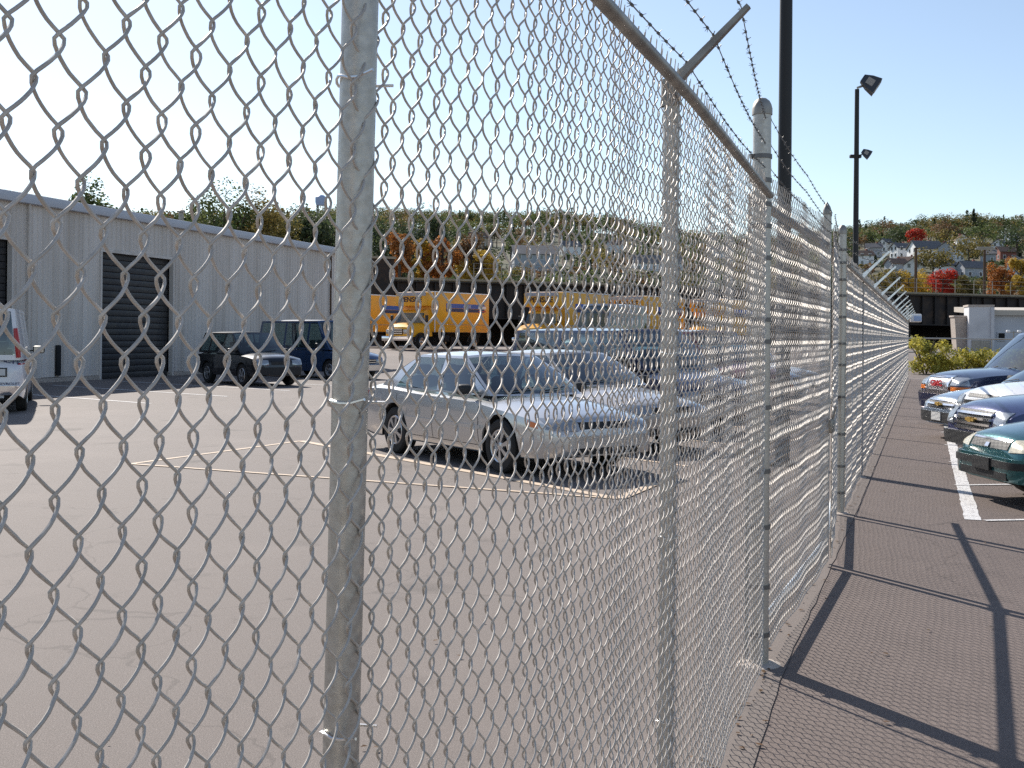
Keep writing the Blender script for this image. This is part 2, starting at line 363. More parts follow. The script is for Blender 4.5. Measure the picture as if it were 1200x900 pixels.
# local x along the face, local -y out towards the lot
LEN, HT = 39.0, 5.7
DOORS = [(9.6, 15.85, 4.45), (20.3, 24.6, 4.42)]
prof = [(0, 0), (.03, 0), (.05, .035), (.085, .035), (.105, 0), (.22, 0), (.24, .012), (.255, 0)]   # rib cycle .255 m
def panel_mesh(width, h, seed):
    b = MB(); pts = []; x = 0.0
    while x < width - 1e-6:
        for px, py in prof[:-1]:
            if x + px < width: pts.append((x + px, -py))
        x += 0.255
    pts.append((width, 0)); rr = random.Random(seed)
    low = rr.uniform(-.02, .02)
    vs = []
    for (px, py) in pts: vs += [(px, py, 0.02 + low), (px, py, h)]
    b.add(vs, [(2*i, 2*i+2, 2*i+3, 2*i+1) for i in range(len(pts) - 1)]); return b
PW = 1.02; cache = {}
n = int(LEN / PW) + 1
for i in range(n):
    x0 = i * PW; x1 = min(x0 + PW, LEN)
    segs = [(x0, x1, 0.12, HT)]
    for a, c, h in DOORS:
        ns = []
        for (p, q, lo, hi) in segs:
            if q <= a or p >= c: ns.append((p, q, lo, hi))
            else:
                if p < a: ns.append((p, a, lo, hi))
                if q > c: ns.append((c, q, lo, hi))
                ns.append((max(p, a), min(q, c), h, hi))
        segs = ns
    for (p, q, lo, hi) in segs:
        if q - p < 0.03: continue
        key = (round(q - p, 2), round(hi - lo, 2), i % 3)
        if key not in cache: cache[key] = panel_mesh(q - p, hi - lo, i).mesh('wall_panel', MAT['siding' if i % 3 else 'siding2'], 0)
        o = link('wall_panel', cache[key], wh); o.location = (p, random.uniform(-.004, .004), lo)
MB().box((LEN / 2, 9.1, 2.8), (LEN - .1, 17.8, 5.4)).build('inner_wall', MAT['dark'], wh, 0)
for a, c, h in [(0, DOORS[0][0], 0), (DOORS[0][1], DOORS[1][0], 0), (DOORS[1][1], LEN, 0)]:
    MB().box(((a + c) / 2, .06, .07), (c - a, .26, .14)).build('concrete_base', MAT['conc'], wh, 0)
MB().box((LEN / 2, -.10, HT + .1), (LEN + .5, .30, .30), b=.02).build('eave_trim', MAT['trim'], wh)
rf = MB(); rf.add([(-.3, -.22, HT + .26), (LEN + .3, -.22, HT + .26), (LEN + .3, 9, HT + 1.0), (-.3, 9, HT + 1.0), (-.3, 18.2, HT + .26), (LEN + .3, 18.2, HT + .26)], [(0, 1, 2, 3), (3, 2, 5, 4)])
rf.build('roof', MAT['roofing'], wh, 0)
for side in (LEN + .02,):
    b = MB(); 
    for k in range(70): b.box((side, .12 + k * .255, 2.9), (.05, .16, 5.6))
    b.box((side - .03, 9, 2.9), (.04, 17.9, 5.6)); b.build('end_wall', MAT['siding2'], wh, 0)
for j, (a, c, h) in enumerate(DOORS):
    d = MB().box((a - .04, -.02, h / 2), (.08, .18, h)).box((c + .04, -.02, h / 2), (.08, .18, h)).box(((a + c) / 2, -.02, h + .05), (c - a + .16, .18, .10))
    fr = d.build('door_frame', MAT['siding2'], wh, 0)
    k0 = 12 if j == 1 else 20; sh = h / 20; me = None
    for k in range(20):
        b = MB().box((0, 0, 0), (c - a - .04, .04, sh - .015), b=.012)
        if me is None: me = b.mesh('slat', MAT['slat'])
        o = link('slat', me, fr); o.location = ((a + c) / 2, .12 + (k % 2) * .006, sh * (k + .5))
MB().box((18.1, -.06, .7), (.22, .06, 1.0), b=.01).build('dark_gap', MAT['dark'], wh)  # near-black slab on the siding; its colour stands in for a dark gap
MB().tube([(16.6, -.12, .1), (16.6, -.12, HT)], .05, 8).build('downpipe', MAT['siding2'], wh)
MB().tube([(38.3, -.12, .1), (38.3, -.12, HT)], .05, 8).build('downpipe', MAT['wood_pole'], wh)
MB().tube([(26.5, .8, HT + .3), (26.5, .8, HT + .75)], .10, 8).lathe([(0, .9), (.17, .82), (.17, .74), (.1, .72)], 10, Matrix.Translation((26.5, .8, HT))).build('roof_vent', MAT['galv_dull'], wh)
# ------------------------------------------------------------------ chain-link fence
PZ, WW = 0.076, 0.030        # mesh: vertical diamond, spacing of the woven wires
NPER = 31; ZB = 0.028
def wire_pts(phase, npp, seed, barb=True, jit=0.0009):
    rr = random.Random(seed); A = WW / 2 + 0.0030; out = []; ks = math.asin(.975); jx = jy = 0.0
    for i in range(NPER * npp + 1):
        z = i * PZ / npp; t = 2 * math.pi * i / npp + phase
        s = math.asin(.975 * math.sin(t)) / ks; jx = jx * .9 + rr.gauss(0, jit * .22); jy = jy * .9 + rr.gauss(0, jit * .2)
        out.append((A * s + jx, -0.0064 * math.cos(t) + jy, z + jx * .5))
    if barb:
        x, y, z = out[-1]; sgn = 1 if x > 0 else -1
        lean = rr.uniform(-.008, .008)
        out += [(x * .75 + lean * .3, y * .3 - .003, z + .016), (x * .95 + lean * .6, .004, z + .034), (x * .8 + lean, .0, z + .066 + rr.uniform(-.006, .012))]
    return out
near = [[MB().tube(wire_pts(math.pi / 2 * (1 if p == 0 else -1), 16, 10 * p + v), [.00185] * (NPER * 16 + 3) + [.0012], 6).mesh('wire', MAT['wire'], 60) for v in range(4)] for p in (0, 1)]
def fabric(nw, npp, sides, seed, name='chain_link_mesh'):
    b = MB()
    for i in range(nw):
        ph = math.pi / 2 * (1 if i % 2 == 0 else -1)
        u = (i + .5) * WW; bul = .006 * math.sin(i * .21 + seed) + .004 * math.sin(i * .067 + seed * 2)
        pts = [(x + u, y + bul, z) for x, y, z in wire_pts(ph, npp, seed * 100 + i, True, .0007)]
        b.tube(pts, .0023, sides, False)
    return b.mesh(name, MAT['wire'], 60)

def railz(y): return 2.37 - 0.0018 * max(0, min(y, 40)) if y < 12 else 2.35 - .0015 * (y - 12)
def frame_at(p, q):
    p = Vector((*p, 0)); q = Vector((*q, 0)); d = (q - p); L = d.length; d /= L
    return p, d, Vector((d.y, -d.x, 0)), L            # base, along, towards the walkway, length
def barbed(pts, name, parent, seed):
    """two twisted strands with four-point barbs"""
    b = MB(); rr = random.Random(seed); path = []
    for a, c in zip(pts, pts[1:]):
        a = Vector(a); c = Vector(c); k = max(4, int((c - a).length / .05))
        for i in range(k): 
            t = i / k; path.append(a.lerp(c, t) - Vector((0, 0, .012 * math.sin(math.pi * t) * (c - a).length)))
    path.append(Vector(pts[-1]))
    b.tube(path, .0018, 5)
    L = 0.0; nxt = .05
    for p, q in zip(path, path[1:]):
        L += (q - p).length
        if L > nxt:
            nxt += .105 + rr.uniform(-.012, .012); t = (q - p).normalized()
            b.tube([p - t * .008, p + t * .008], .0042, 6)
            for s in range(4):
                v = Vector((rr.uniform(-1, 1), rr.uniform(-1, 1), rr.uniform(-1, 1))).normalized()
                v = (v - t * v.dot(t) * .7).normalized()
                b.tube([p, p + v * .0135], [.0013, .0006], 4)
    return b.build(name, MAT['barb'], parent)
def cap_dome(r): return [(r * 1.04, -.03), (r * 1.12, -.03), (r * 1.12, .0), (r * 1.0, .022), (r * .8, .04), (r * .45, .053), (0.001, .057)]
def terminal_post(parent, x, y, h, r, bands, lean=0.0):
    p = MB().tube([(x, y, -.05), (x + lean * .5, y, h * .5), (x + lean, y, h)], r, 20).build('terminal_post', MAT['galv'], parent)
    MB().lathe(cap_dome(r), 20, Matrix.Translation((x + lean, y, h))).build('cap', MAT['galv_dull'], p)
    for z in bands:
        MB().lathe([(r + .001, -.011), (r + .005, -.011), (r + .005, .011), (r + .001, .011)], 20, Matrix.Translation((x + lean * z / h, y, z))).box((x - r - .012, y - .01, z), (.03, .016, .022), .6).build('tension_band', MAT['barb'], p)
    MB().lathe([(0.001, .016), (r + .02, .014), (r + .06, .006), (r + .075, -.01)], 16, Matrix.Translation((x, y, .004))).build('footing', MAT['conc'], p)
    return p
def line_post(parent, x, y, h, r=.0241, lean=0.0, foot=True):
    p = MB().tube([(x, y, -.05), (x + lean, y, h)], r, 16).build('line_post', MAT['galv'], parent)
    if foot: MB().lathe([(0.001, .014), (r + .03, .012), (r + .07, .005), (r + .085, -.01)], 14, Matrix.Translation((x, y, .004))).build('footing', MAT['conc'], p)
    return p
def arm(parent, x, y, z, nrm, l=.325, k=1.0, mat='galv_dull'):
    a = Vector((x, y, z)); b = a + (nrm * .72 + Vector((0, 0, .70))).normalized() * l
    m = MB(); d = (b - a).normalized(); side = d.cross(Vector((0, 0, 1))).normalized(); up = side.cross(d)
    vs = []
    for t, w, h in ((0, .022, .017), (.25, .017, .011), (1, .012, .007)):
        c = a.lerp(b, t); w *= k; h *= k
        vs += [tuple(c + side * sx * w + up * sy * h) for sx, sy in ((-1, -1), (1, -1), (1, 1), (-1, 1))]
    m.add(vs, [(i * 4 + j, i * 4 + (j + 1) % 4, i * 4 + 4 + (j + 1) % 4, i * 4 + 4 + j) for i in (0, 1) for j in range(4)] + [(3, 2, 1, 0), (8, 9, 10, 11)])
    m.lathe([(.026, -.06), (.028, -.06), (.028, .02), (.001, .026)], 14, Matrix.Translation((x, y, z)))
    o = m.build('barb_arm', MAT[mat], parent, 30)
    return [a.lerp(b, t) + up * .016 for t in (.26, .60, .95)], o
def tie(parent, c, along, nrm, r, seed):
    """aluminium wire tie hooked round a post"""
    rr = random.Random(seed); pts = []
    for k in range(11):
        g = math.pi * (k / 10) - .0
        q = Vector(c) + along * math.cos(g) * (r + .004) + nrm * (-math.sin(g) * (r + .004)) + Vector((0, 0, .004 * math.sin(3 * g) + rr.uniform(-.001, .001)))
        pts.append(q)
    pts = [pts[0] + nrm * .035 + along * .004] + [pts[0] + nrm * .012] + pts + [pts[-1] + nrm * .014, pts[-1] + nrm * .038 - along * .006 + Vector((0, 0, .006))]
    MB().tube(pts, .0021, 6).build('tie_wire', MAT['alu'], parent)

fa = thing('chain_link_fence', 'near stretch of tall galvanised chain-link fence crossing the foreground', 'fence')
# woven wires, one object each
s = 0.0; k = 0
for (p, q) in zip(FENCE[:3], FENCE[1:4]):
    b0, d, nr, L = frame_at(p, q); th = math.atan2(d.y, d.x)
    while s < L - (0.03 if q == FENCE[3] else 0):
        c = b0 + d * s
        bul = .007 * math.sin(k * .11) + .004 * math.sin(k * .31 + 1) + .003 * math.sin(k * .047)
        o = link('wire', near[k % 2][random.randrange(4)], fa)
        o.location = c + nr * (.030 + bul) + Vector((0, 0, ZB + .0015 * math.sin(k * .09)))
        o.rotation_euler = (random.gauss(0, .0006), random.gauss(0, .0009), th + random.gauss(0, .03))
        s += WW; k += 1
    s -= L
# posts
frA = [frame_at(p, q) for p, q in zip(FENCE, FENCE[1:])]
(x410, y410), (x785, y785), (x893, y893), (x988, y988) = FENCE[1:5]
p1 = line_post(fa, x410 - .026, y410, 2.40, .0241, .042)
p2 = line_post(fa, x785 - .0, y785, 2.39, .0250, .004)
p0 = line_post(fa, FENCE[0][0], FENCE[0][1], 2.40)
PT = terminal_post(fa, x893 + .012, y893, 2.80, .0455, [2.56, 2.44, 2.32, 2.21, 2.05, 1.74, 1.63, 1.30, .98, .70, .40, .16], -.01)
for par, x, y, seed, zs in ((p1, x410 - .024, y410, 1, (.62, 1.13, 1.56, 1.98)), (p2, x785, y785, 5, (.5, 1.05, 1.6, 2.05))):
    for i, z in enumerate(zs):
        f = frA[0] if par is p1 else frA[1]
        tie(par, (x + .0168 * (z - 0) * (1 if par is p1 else .1), y, z), f[1], f[2], .0245, seed + i)
# top rail (tubes butt at the loop caps), running just outside the mesh
for i, (p, q) in enumerate(zip(FENCE[:3], FENCE[1:4])):
    b0, d, nr, L = frame_at(p, q)
    a = b0 + nr * .062; c = b0 + d * (L - (.045 if i == 2 else 0)) + nr * (.062 if i < 2 else .05)
    MB().tube([(a.x, a.y, railz(p[1])), (c.x, c.y, railz(q[1]))], .0175, 16).build('top_rail', MAT['galv_dull'], fa)
tb = MB().bar((x893 - .075, y893 - .1, .06), (x893 - .075, y893 - .1, 2.36), .005, .018); tb.build('tension_bar', MAT['galv_dull'], fa)
strA = [[], [], []]
for i in (0, 1, 2):
    b0, d, nr, L = frA[i] if i < 2 else frA[2]
    x, y = FENCE[i]; pts, o = arm(fa, x + nr.x * .0, y + nr.y * .0, railz(y) + .035, nr, .32)
    for j in range(3): strA[j].append(pts[j])
for j, z in enumerate((2.50, 2.62, 2.745)):
    strA[j].append(Vector((x893 + .01, y893 - .046, z))); barbed(strA[j], 'barbed_wire', fa, j)

# double gate between the two thick posts; the leaves do not quite line up
GC = (2.285, 8.36)
def leaf(label, p, q, start, end, mid0, mid1, seed):
    b0, d, nr, L = frame_at(p, q)
    ga = thing('gate_leaf', label, 'gate', b0, math.atan2(d.y, d.x))
    def gt(name, a, c, r=.024, mat='galv'): return MB().tube([a, c], r, 12).build(name, MAT[mat], ga)
    x0, x1 = start, L - end
    gt('bottom_rail', (x0, 0, .17), (x1, 0, .17), .024, 'alu'); gt('top_rail', (x0, 0, 2.325), (x1, 0, 2.325), .024, 'galv_dull')
    gt('middle_rail', (mid0, .03, 1.09), (L + mid1, .03, 1.09), .026, 'galv_dull')
    for x, capd in ((x0, seed == 2), (x1, seed == 1)):
        top = 2.56 if capd else 2.35
        u = gt('upright', (x, 0, .06), (x, 0, top), .025)
        if capd: MB().lathe([(.029, -.02), (.029, .01), (.016, .05), (.001, .075)], 14, Matrix.Translation((x, 0, top))).build('pointed_cap', MAT['galv_dull'], u)
    o = link('chain_link_mesh', fabric(int((x1 - x0 - .02) / WW), 8, 4, 3 + seed), ga); o.location = (x0 + .02, -.034, ZB + .02); tag(o, kind='stuff')
    for j, z in enumerate((2.40, 2.47, 2.55)):
        za, zb_ = (z + .10 + .05 * j, z) if seed == 1 else (z, z + .03 * j)
        barbed([Vector((0 if seed == 1 else x0, -.05, za)), Vector((L * .5, -.04, (za + zb_) / 2)), Vector((L if seed == 2 else x1, -.04, zb_))], 'barbed_wire', ga, 10 * seed + j)
    if seed == 1: MB().box((x1, -.045, 1.02), (.16, .03, .1), b=.01).tube([(x1 - .02, -.05, 1.06), (x1 - .02, -.075, 1.16), (x1 + .02, -.075, 1.16), (x1 + .02, -.05, 1.06)], .006, 6).build('latch', MAT['galv_dull'], ga)
leaf('near leaf of the tall chain-link double gate, next to the thickest banded post', (FENCE[3][0] + .0, FENCE[3][1] + .02), GC, .06, .055, -.28, .0, 1)
leaf('far leaf of the tall chain-link double gate, next to the second banded post', GC, (FENCE[4][0] - .06, FENCE[4][1] + .02), .055, .10, .0, .85, 2)

# far stretch
b0, d, nr, L = frame_at(FENCE[4], FENCE[5]); NB = 13; bay = L / NB
fc = thing('chain_link_fence', 'far stretch of chain-link fence receding along the walkway with barbed wire arms', 'fence', b0, math.atan2(d.y, d.x))
loc_n = Vector((0, -1, 0))
def lp(parent, x, h, r=.027):
    return line_post(parent, x, 0, h, r, random.uniform(-.01, .01))
terminal_post(fc, 0, 0, 2.66, .036, [2.48, 2.36, 2.2, 2.05, 1.85, 1.6, 1.4, 1.1, .75, .45, .2])
fm2 = fabric(int(bay / WW) + 1, 6, 3, 5)
st = [[Vector((.03, -.04, z))] for z in (2.38, 2.50, 2.6)]
for i in range(NB):
    o = link('chain_link_mesh', fm2, fc); o.location = (i * bay + .0, -.03 - .004 * (i % 2), ZB); tag(o, kind='stuff')
    MB().tube([(i * bay + (.036 if i == 0 else 0), -.058, 2.33), ((i + 1) * bay, -.058, 2.33)], .0211, 10).build('top_rail', MAT['galv_dull'], fc)
    if i < NB - 1:
        x = (i + 1) * bay; lp(fc, x, 2.34)
        pts, o = arm(fc, x, -.03, 2.38, loc_n, .42, 1.5, 'alu')
        for j in range(3): st[j].append(pts[j])
terminal_post(fc, L, 0, 2.95, .045, [2.5, 2.2, 1.8, 1.4, 1.0, .6, .2])
for j in range(3):
    st[j].append(Vector((L, -.05, 2.5 + .12 * j))); barbed(st[j], 'barbed_wire', fc, 20 + j)
MB().tube([(0.0, -.03, .12), (L, -.03, .12)], .003, 5).build('tension_wire', MAT['galv_dull'], fc)

el = thing('box_lamp', 'small white box lamp on the last fence post', 'lamp', (16.5, 47.1, 2.5))
MB().box((0, 0, 0), (.42, .3, .34), b=.05).build('housing', MAT['truck_white'], el)
MB().box((.02, -.17, -.03), (.3, .05, .2), b=.02).build('glass', MAT['tank'], el)
MB().bar((-.3, .05, .0), (-.19, 0, 0), .05, .05).build('bracket', MAT['galv_dull'], el)

# ------------------------------------------------------------------ light poles behind the fence
def pole(x, y, h, r0, r1, label):
    t = thing('light_pole', label, 'light pole', (x, y, 0))
    p = MB().tube([(0, 0, 0), (0, 0, h * .5), (0, 0, h)], [r0, (r0 + r1) / 2, r1], 14).build('mast', MAT['pole'], t)
    MB().box((0, 0, .02), (.42, .42, .04), b=.006).build('base_plate', MAT['pole'], t)
    def flood(z, sc, dx):
        Mx = Matrix.Translation((dx, -.05, z)) @ Matrix.Rotation(R(-14), 4, 'Z') @ Matrix.Rotation(R(34), 4, 'Y') @ Matrix.Scale(sc, 4)
        b = MB(); vs = []
        for x_, a in ((-.28, .14), (-.05, .24), (.22, .30)):
            vs += [tuple(Mx @ Vector((x_ * 1.0, sy * a, sz * a * .8))) for sy, sz in ((-1, -1), (1, -1), (1, 1), (-1, 1))]
        b.add(vs, [(i * 4 + j, i * 4 + (j + 1) % 4, i * 4 + 4 + (j + 1) % 4, i * 4 + 4 + j) for i in (0, 1) for j in range(4)] + [(3, 2, 1, 0), (8, 9, 10, 11)])
        f = b.build('floodlight', MAT['lamp_body'], t, 30)
        MB().box((0, 0, 0), (.02, .40, .30), M=Mx @ Matrix.Translation((.225, 0, 0))).build('lamp_glass', MAT['lamp_glass'], f)
        MB().box((0, 0, 0), (.26, .02, .2), M=Mx @ Matrix.Translation((.0, -.262, 0.0))).build('side_panel', MAT['lamp_glass'], f)
        MB().bar((0, 0, z - .12 * sc), tuple(Mx @ Vector((-.1, 0, -.1))), .06 * sc, .06 * sc).build('yoke', MAT['galv_dull'], f)
    flood(h + .16, 1.0, .38); flood(h - 1.90, .52, .28)
    MB().box((-.03, 0, h - 1.98), (.34, .12, .10), b=.02).build('cross_bracket', MAT['pole'], t)
    return t
pole(3.52, 14.95, 9.2, .098, .075, 'thick black light pole rising close behind the fence gate')
pole(10.12, 34.0, 9.0, .10, .065, 'tall black light pole carrying two floodlights against the sky')
# ------------------------------------------------------------------ vehicles (local +x forward, +y left, z up, origin on the ground)
def wheel_meshes(r, w, style):
    key = (round(r, 3), round(w, 3), style)
    if key in wheel_meshes.c: return wheel_meshes.c[key]
    X = Matrix.Rotation(R(-90), 4, 'X')          # lathe axis z -> +y outward
    ri = r * .64
    ty = MB().lathe([(ri, -w / 2 + .02), (ri + .02, -w / 2), (r - .03, -w / 2), (r - .005, -w / 2 + .025), (r, 0), (r - .005, w / 2 - .025), (r - .03, w / 2), (ri + .02, w / 2), (ri, w / 2 - .02)], 30, X)
    rm = MB().lathe([(ri, w / 2 - .015), (ri - .012, w / 2 - .004), (ri - .03, w / 2 - .012), (ri - .04, w / 2 - .06), (.001, w / 2 - .075)], 30, X)
    rm.lathe([(.065, w / 2 - .07), (.062, w / 2 - .018), (.04, w / 2 - .008), (.001, w / 2 - .006)], 14, X)
    ns = 5 if style == 0 else (7 if style == 1 else 0)
    for k in range(ns):
        g = 2 * math.pi * k / ns
        for dg in (-.10, .10):
            a = Vector((math.cos(g + dg * .3) * .05, w / 2 - .02, math.sin(g + dg * .3) * .05)); b = Vector((math.cos(g + dg) * (ri - .02), w / 2 - .022, math.sin(g + dg) * (ri - .02)))
            rm.bar(a, b, .03, .028)
    if ns == 0:
        for k in range(8):
            g = 2 * math.pi * k / 8; rm.box((math.cos(g) * ri * .62, w / 2 - .066, math.sin(g) * ri * .62), (.06, .012, .06), mi=1)
    else:
        rm.lathe([(ri - .045, w / 2 - .055), (.001, w / 2 - .06)], 24, X, mi=1)
    wheel_meshes.c[key] = (ty.mesh('wheel', MAT['rubber'], 40), rm.mesh('rim', [MAT['rim'], MAT['black']], 30)); return wheel_meshes.c[key]
wheel_meshes.c = {}

class Car:
    def __init__(s, name, label, cat, loc, heading, sp, pmat, group=None):
        """sp: L, W, H, top [(x,z)], wb (front axle x, rear axle x), wr wheel radius, gh greenhouse dict"""
        s.sp = sp; s.t = thing(name, label, cat, (loc[0], loc[1], loc[2] if len(loc) > 2 else 0), math.atan2(heading[1], heading[0]), group)
        s.paint = pmat; s.body(); s.greenhouse(); s.wheels()
    def body(s):
        sp = s.sp; L, W = sp['L'], sp['W']; xf, xr = sp['xf'], sp['xf'] - L
        zt = pchip([p[0] for p in sp['top']], [p[1] for p in sp['top']]); hw = W / 2
        wf, wrr = sp['wb']; ra = sp['wr'] + .055; zs0 = sp.get('sill', .22); rc = sp.get('rc', .16); k0 = sp.get('k0', .80)
        wpl = pchip([xr, xr + .25, xr + .9, xf - 1.1, xf - .35, xf], [hw * .90, hw * .955, hw, hw, hw * sp.get('fw', .95), hw * sp.get('nw', .84)])
        st = set(np.linspace(xr, xf, 96).tolist())
        for e in np.linspace(0, 1, 8): st |= {xf - rc * (1 - math.sin(e * math.pi / 2)), xr + rc * .7 * (1 - math.sin(e * math.pi / 2))}
        for a in (wf, wrr): st |= {a + ra * math.cos(t) for t in np.linspace(0, math.pi, 21)} | {a - ra - .004, a + ra + .004}
        st = sorted(x for x in st if xr <= x <= xf); ns, nt_ = 9, 7
        b = MB(); rings = []
        for x in st:
            w = wpl(x); top = zt(x); zb = zs0
            fe = xf - x; re = x - xr
            zb += .05 * max(0, 1 - fe / .5) ** 2 + .10 * max(0, 1 - re / .6) ** 2
            for a in (wf, wrr):
                if abs(x - a) < ra: zb = max(zb, sp['wr'] + math.sqrt(ra * ra - (x - a) ** 2) * 1.0)
            drop = sp.get('drop', .10); zsh = top - drop
            k = 1.0; kz = 1.0
            if fe < rc: k = k0 + (1 - k0) * math.sqrt(max(0, 1 - (1 - fe / rc) ** 2)); 
            elif re < rc * .7: k = .86 + .14 * math.sqrt(max(0, 1 - (1 - re / (rc * .7)) ** 2))
            zc = (zb + top) * .5
            ring = [(0, zs0 + .02), (w - .24, zs0 + .02), (w - .24, max(zb, zs0 + .021)), (w - .045, zb)]
            for i in range(ns):
                v = i / (ns - 1); z = zb + (zsh - zb) * v; q = min(1, max(0, (z - zs0) / max(zsh - zs0, .1)))
                y = w * (1 - .075 * (1 - q) ** 2.2 - sp.get('tuck', .045) * q ** 3)
                y -= .012 * math.exp(-((q - sp.get('crease', .55)) / .05) ** 2)
                ring.append((y, z))
            y0 = ring[-1][0]
            for i in range(1, nt_ + 1):
                m = 1 - i / nt_; z = zsh + drop * (1 - m ** 2.6); ring.append((y0 * (m * .985 if i < nt_ else 0), z))
            kk = .5 + .5 * k
            ring = [(y * k, zc + (z - zc) * kk) for y, z in ring]
            rings.append((x, ring))
        n = len(rings[0][1])
        full = lambda r: [(-y, z) for y, z in reversed(r[1:-1])]
        vs = []
        for x, r in rings:
            for y, z in r: vs.append((x, y, z))
            for y, z in full(r): vs.append((x, y, z))
        N = 2 * n - 2; o = 0
        for i in range(len(rings) - 1):
            for j in range(N):
                a, c = i * N + j, i * N + (j + 1) % N
                b.f.append((a, c, c + N, a + N)); b.m.append(1 if (j < 3 or j >= N - 3 or (sp['gh']['x'][3] + .12 < rings[i][0] < sp['gh']['x'][0] - .06 and n - nt_ + 1 <= j < n + nt_ - 3)) else 0)
        b.v = vs
        e = (len(rings) - 1) * N
        b.f += [tuple(range(N - 1, -1, -1)), tuple(range(e, e + N))]; b.m += [0, 0]
        s.bvh = BVHTree.FromPolygons([Vector(v) for v in b.v], b.f)
        s.bodyo = b.build('body', [s.paint, MAT['under']], s.t, 40)
    def greenhouse(s):
        g = s.sp['gh']; zb, zr = g['zb'], g['zr']; wb, wr = g['wb'], g['wr']
        fb, ft, rt, rb = g['x']             # base front, roof front, roof rear, base rear
        crown = g.get('crown', .05); bulge = g.get('bulge', .10)
        def hw(t, x):
            w = wb + (wr - wb) * t ** 1.25
            xm = (fb + rb) / 2; hl = (fb - rb) / 2
            return w * (1 - .10 * min(1.2, abs((x - xm) / hl)) ** 4)
        def zz(t): return zb + (zr - zb) * t
        def bowf(t): return math.sin(math.pi * t) * .025
        def front(t, m):
            x0 = fb + (ft - fb) * t + bowf(t); w = hw(t, x0)
            return (x0 + bulge * (1 - abs(m) ** 2.2) * (.9 - .3 * t), m * w, zz(t) + crown * t * (1 - m * m) * .6)
        def rear(t, m):
            x0 = rb + (rt - rb) * t - bowf(t); w = hw(t, x0)
            return (x0 - bulge * .8 * (1 - abs(m) ** 2.2) * (.9 - .3 * t), m * w, zz(t) + crown * t * (1 - m * m) * .6)
        def sx(a, c, t): return a + (c - a) * t
        def side(ab, at, cb, ct, t0, t1, sg, ins=0.0):
            def f(u, v):
                t = t0 + (t1 - t0) * v; x = sx(ab, at, t) * (1 - u) + sx(cb, ct, t) * u
                return (x, sg * (hw(t, x) - ins), zz(t))
            return f
        P, G_ = s.paint, MAT['glass']; T = s.t
        q = lambda fn, a, b_, c, d: (lambda u, v: fn(a + (b_ - a) * u, c + (d - c) * v))
        # roof + rails + pillars
        def roof(u, m):
            m = 2 * m - 1; xfm = front(1, m)[0]; xrm = rear(1, m)[0]; x = xfm + (xrm - xfm) * u
            w = hw(1, ft + (rt - ft) * u)
            return (x, m * w, zr + crown * .6 * (1 - m * m) + crown * .5 * math.sin(math.pi * u) * (1 - m ** 4))
        pr = MB(); MB().grid(roof, 16, 12).build('roof_panel', g.get('roofm') or P, T, 40)
        a0, a1 = .04, .945
        for m0, m1 in ((-1, -.94), (.94, 1)): pr.grid(q(front, 0, 1, m0, m1), 8, 2)
        pr.grid(q(front, a1, 1, -.94, .94), 1, 12); pr.grid(q(rear, a1, 1, -.9, .9), 1, 12)
        pr.grid(q(front, 0, a0, -.94, .94), 1, 12); pr.grid(q(rear, 0, g.get('rlow', a0), -.9, .9), 1, 12)
        for m0, m1 in ((-1, -.9), (.9, 1)): pr.grid(q(rear, 0, 1, m0, m1), 8, 2)
        cuts = g['cuts']      # list of windows ((base x front, top x front), (base x rear, top x rear)), from front to back
        for sg in (1, -1):
            pr.grid(side(fb, ft, rb, rt, .93, 1, sg), 16, 1); pr.grid(side(fb, ft, rb, rt, 0, .05, sg), 16, 1)
            prev = (fb, ft)
            for (f_, r_) in list(cuts) + [((rb, rt), None)]:
                pr.grid(side(prev[0], prev[1], f_[0], f_[1], .05, .93, sg), 3, 8)
                if r_: prev = r_
        pr.build('cabin_frame', P, T, 40)
        MB().grid(q(front, a0, a1, -.94, .94), 8, 14).build('windshield', G_, T, 60)
        if g.get('rear_glass', True): MB().grid(q(rear, g.get('rlow', a0), a1, -.9, .9), 8, 12).build('rear_window', G_, T, 60)
        else: MB().grid(q(rear, g.get('rlow', a0), a1, -.9, .9), 8, 12).build('rear_panel', P, T, 60)
        for i, (f_, r_) in enumerate(cuts):
            for sg in (1, -1):
                MB().grid(side(f_[0], f_[1], r_[0], r_[1], .05, .93, sg, .006), 6, 6).build('side_window', (P if i >= g.get('nglass', 9) else G_), T, 60)
        s.gf = front; s.gr = rear
        # seats and steering wheel behind the glass
        se = g.get('seats', [(fb - 1.25, 2), (fb - 2.15, 3)])
        for xs_, k in se:
            for yy_ in ((-.36, .36) if k == 2 else (-.42, 0, .42)):
                zt_ = min(zb + .02, zb); st_ = MB()
                st_.box((xs_, yy_, zb + .02), (.14, .44 if k == 2 else .40, .34), b=.05, M=Matrix.Rotation(R(-12), 4, 'Y'))
                st_.box((xs_ - .05, yy_, zb + .27), (.10, .24, .15), b=.045).build('seat', MAT['seat'], T)
        MB().lathe([(.185, -.012), (.20, 0), (.185, .012), (.17, 0)], 20, Matrix.Translation((fb - .62, .36, zb + .06)) @ Matrix.Rotation(R(62), 4, 'Y'), closed=True).build('steering_wheel', MAT['black'], T)
        MB().box((fb - .28, 0, zb + .0), (.42, wb * 1.75, .07), b=.03).build('dashboard', MAT['black'], T)
        # wipers
        for m0, m1 in ((-.75, -.1), (-.05, .62)):
            pts = [Vector(front(.06 + .10 * k / 6, m0 + (m1 - m0) * k / 6)) + Vector((.012, 0, .014)) for k in range(7)]
            MB().tube(pts, .008, 5).build('wiper', MAT['black'], T)
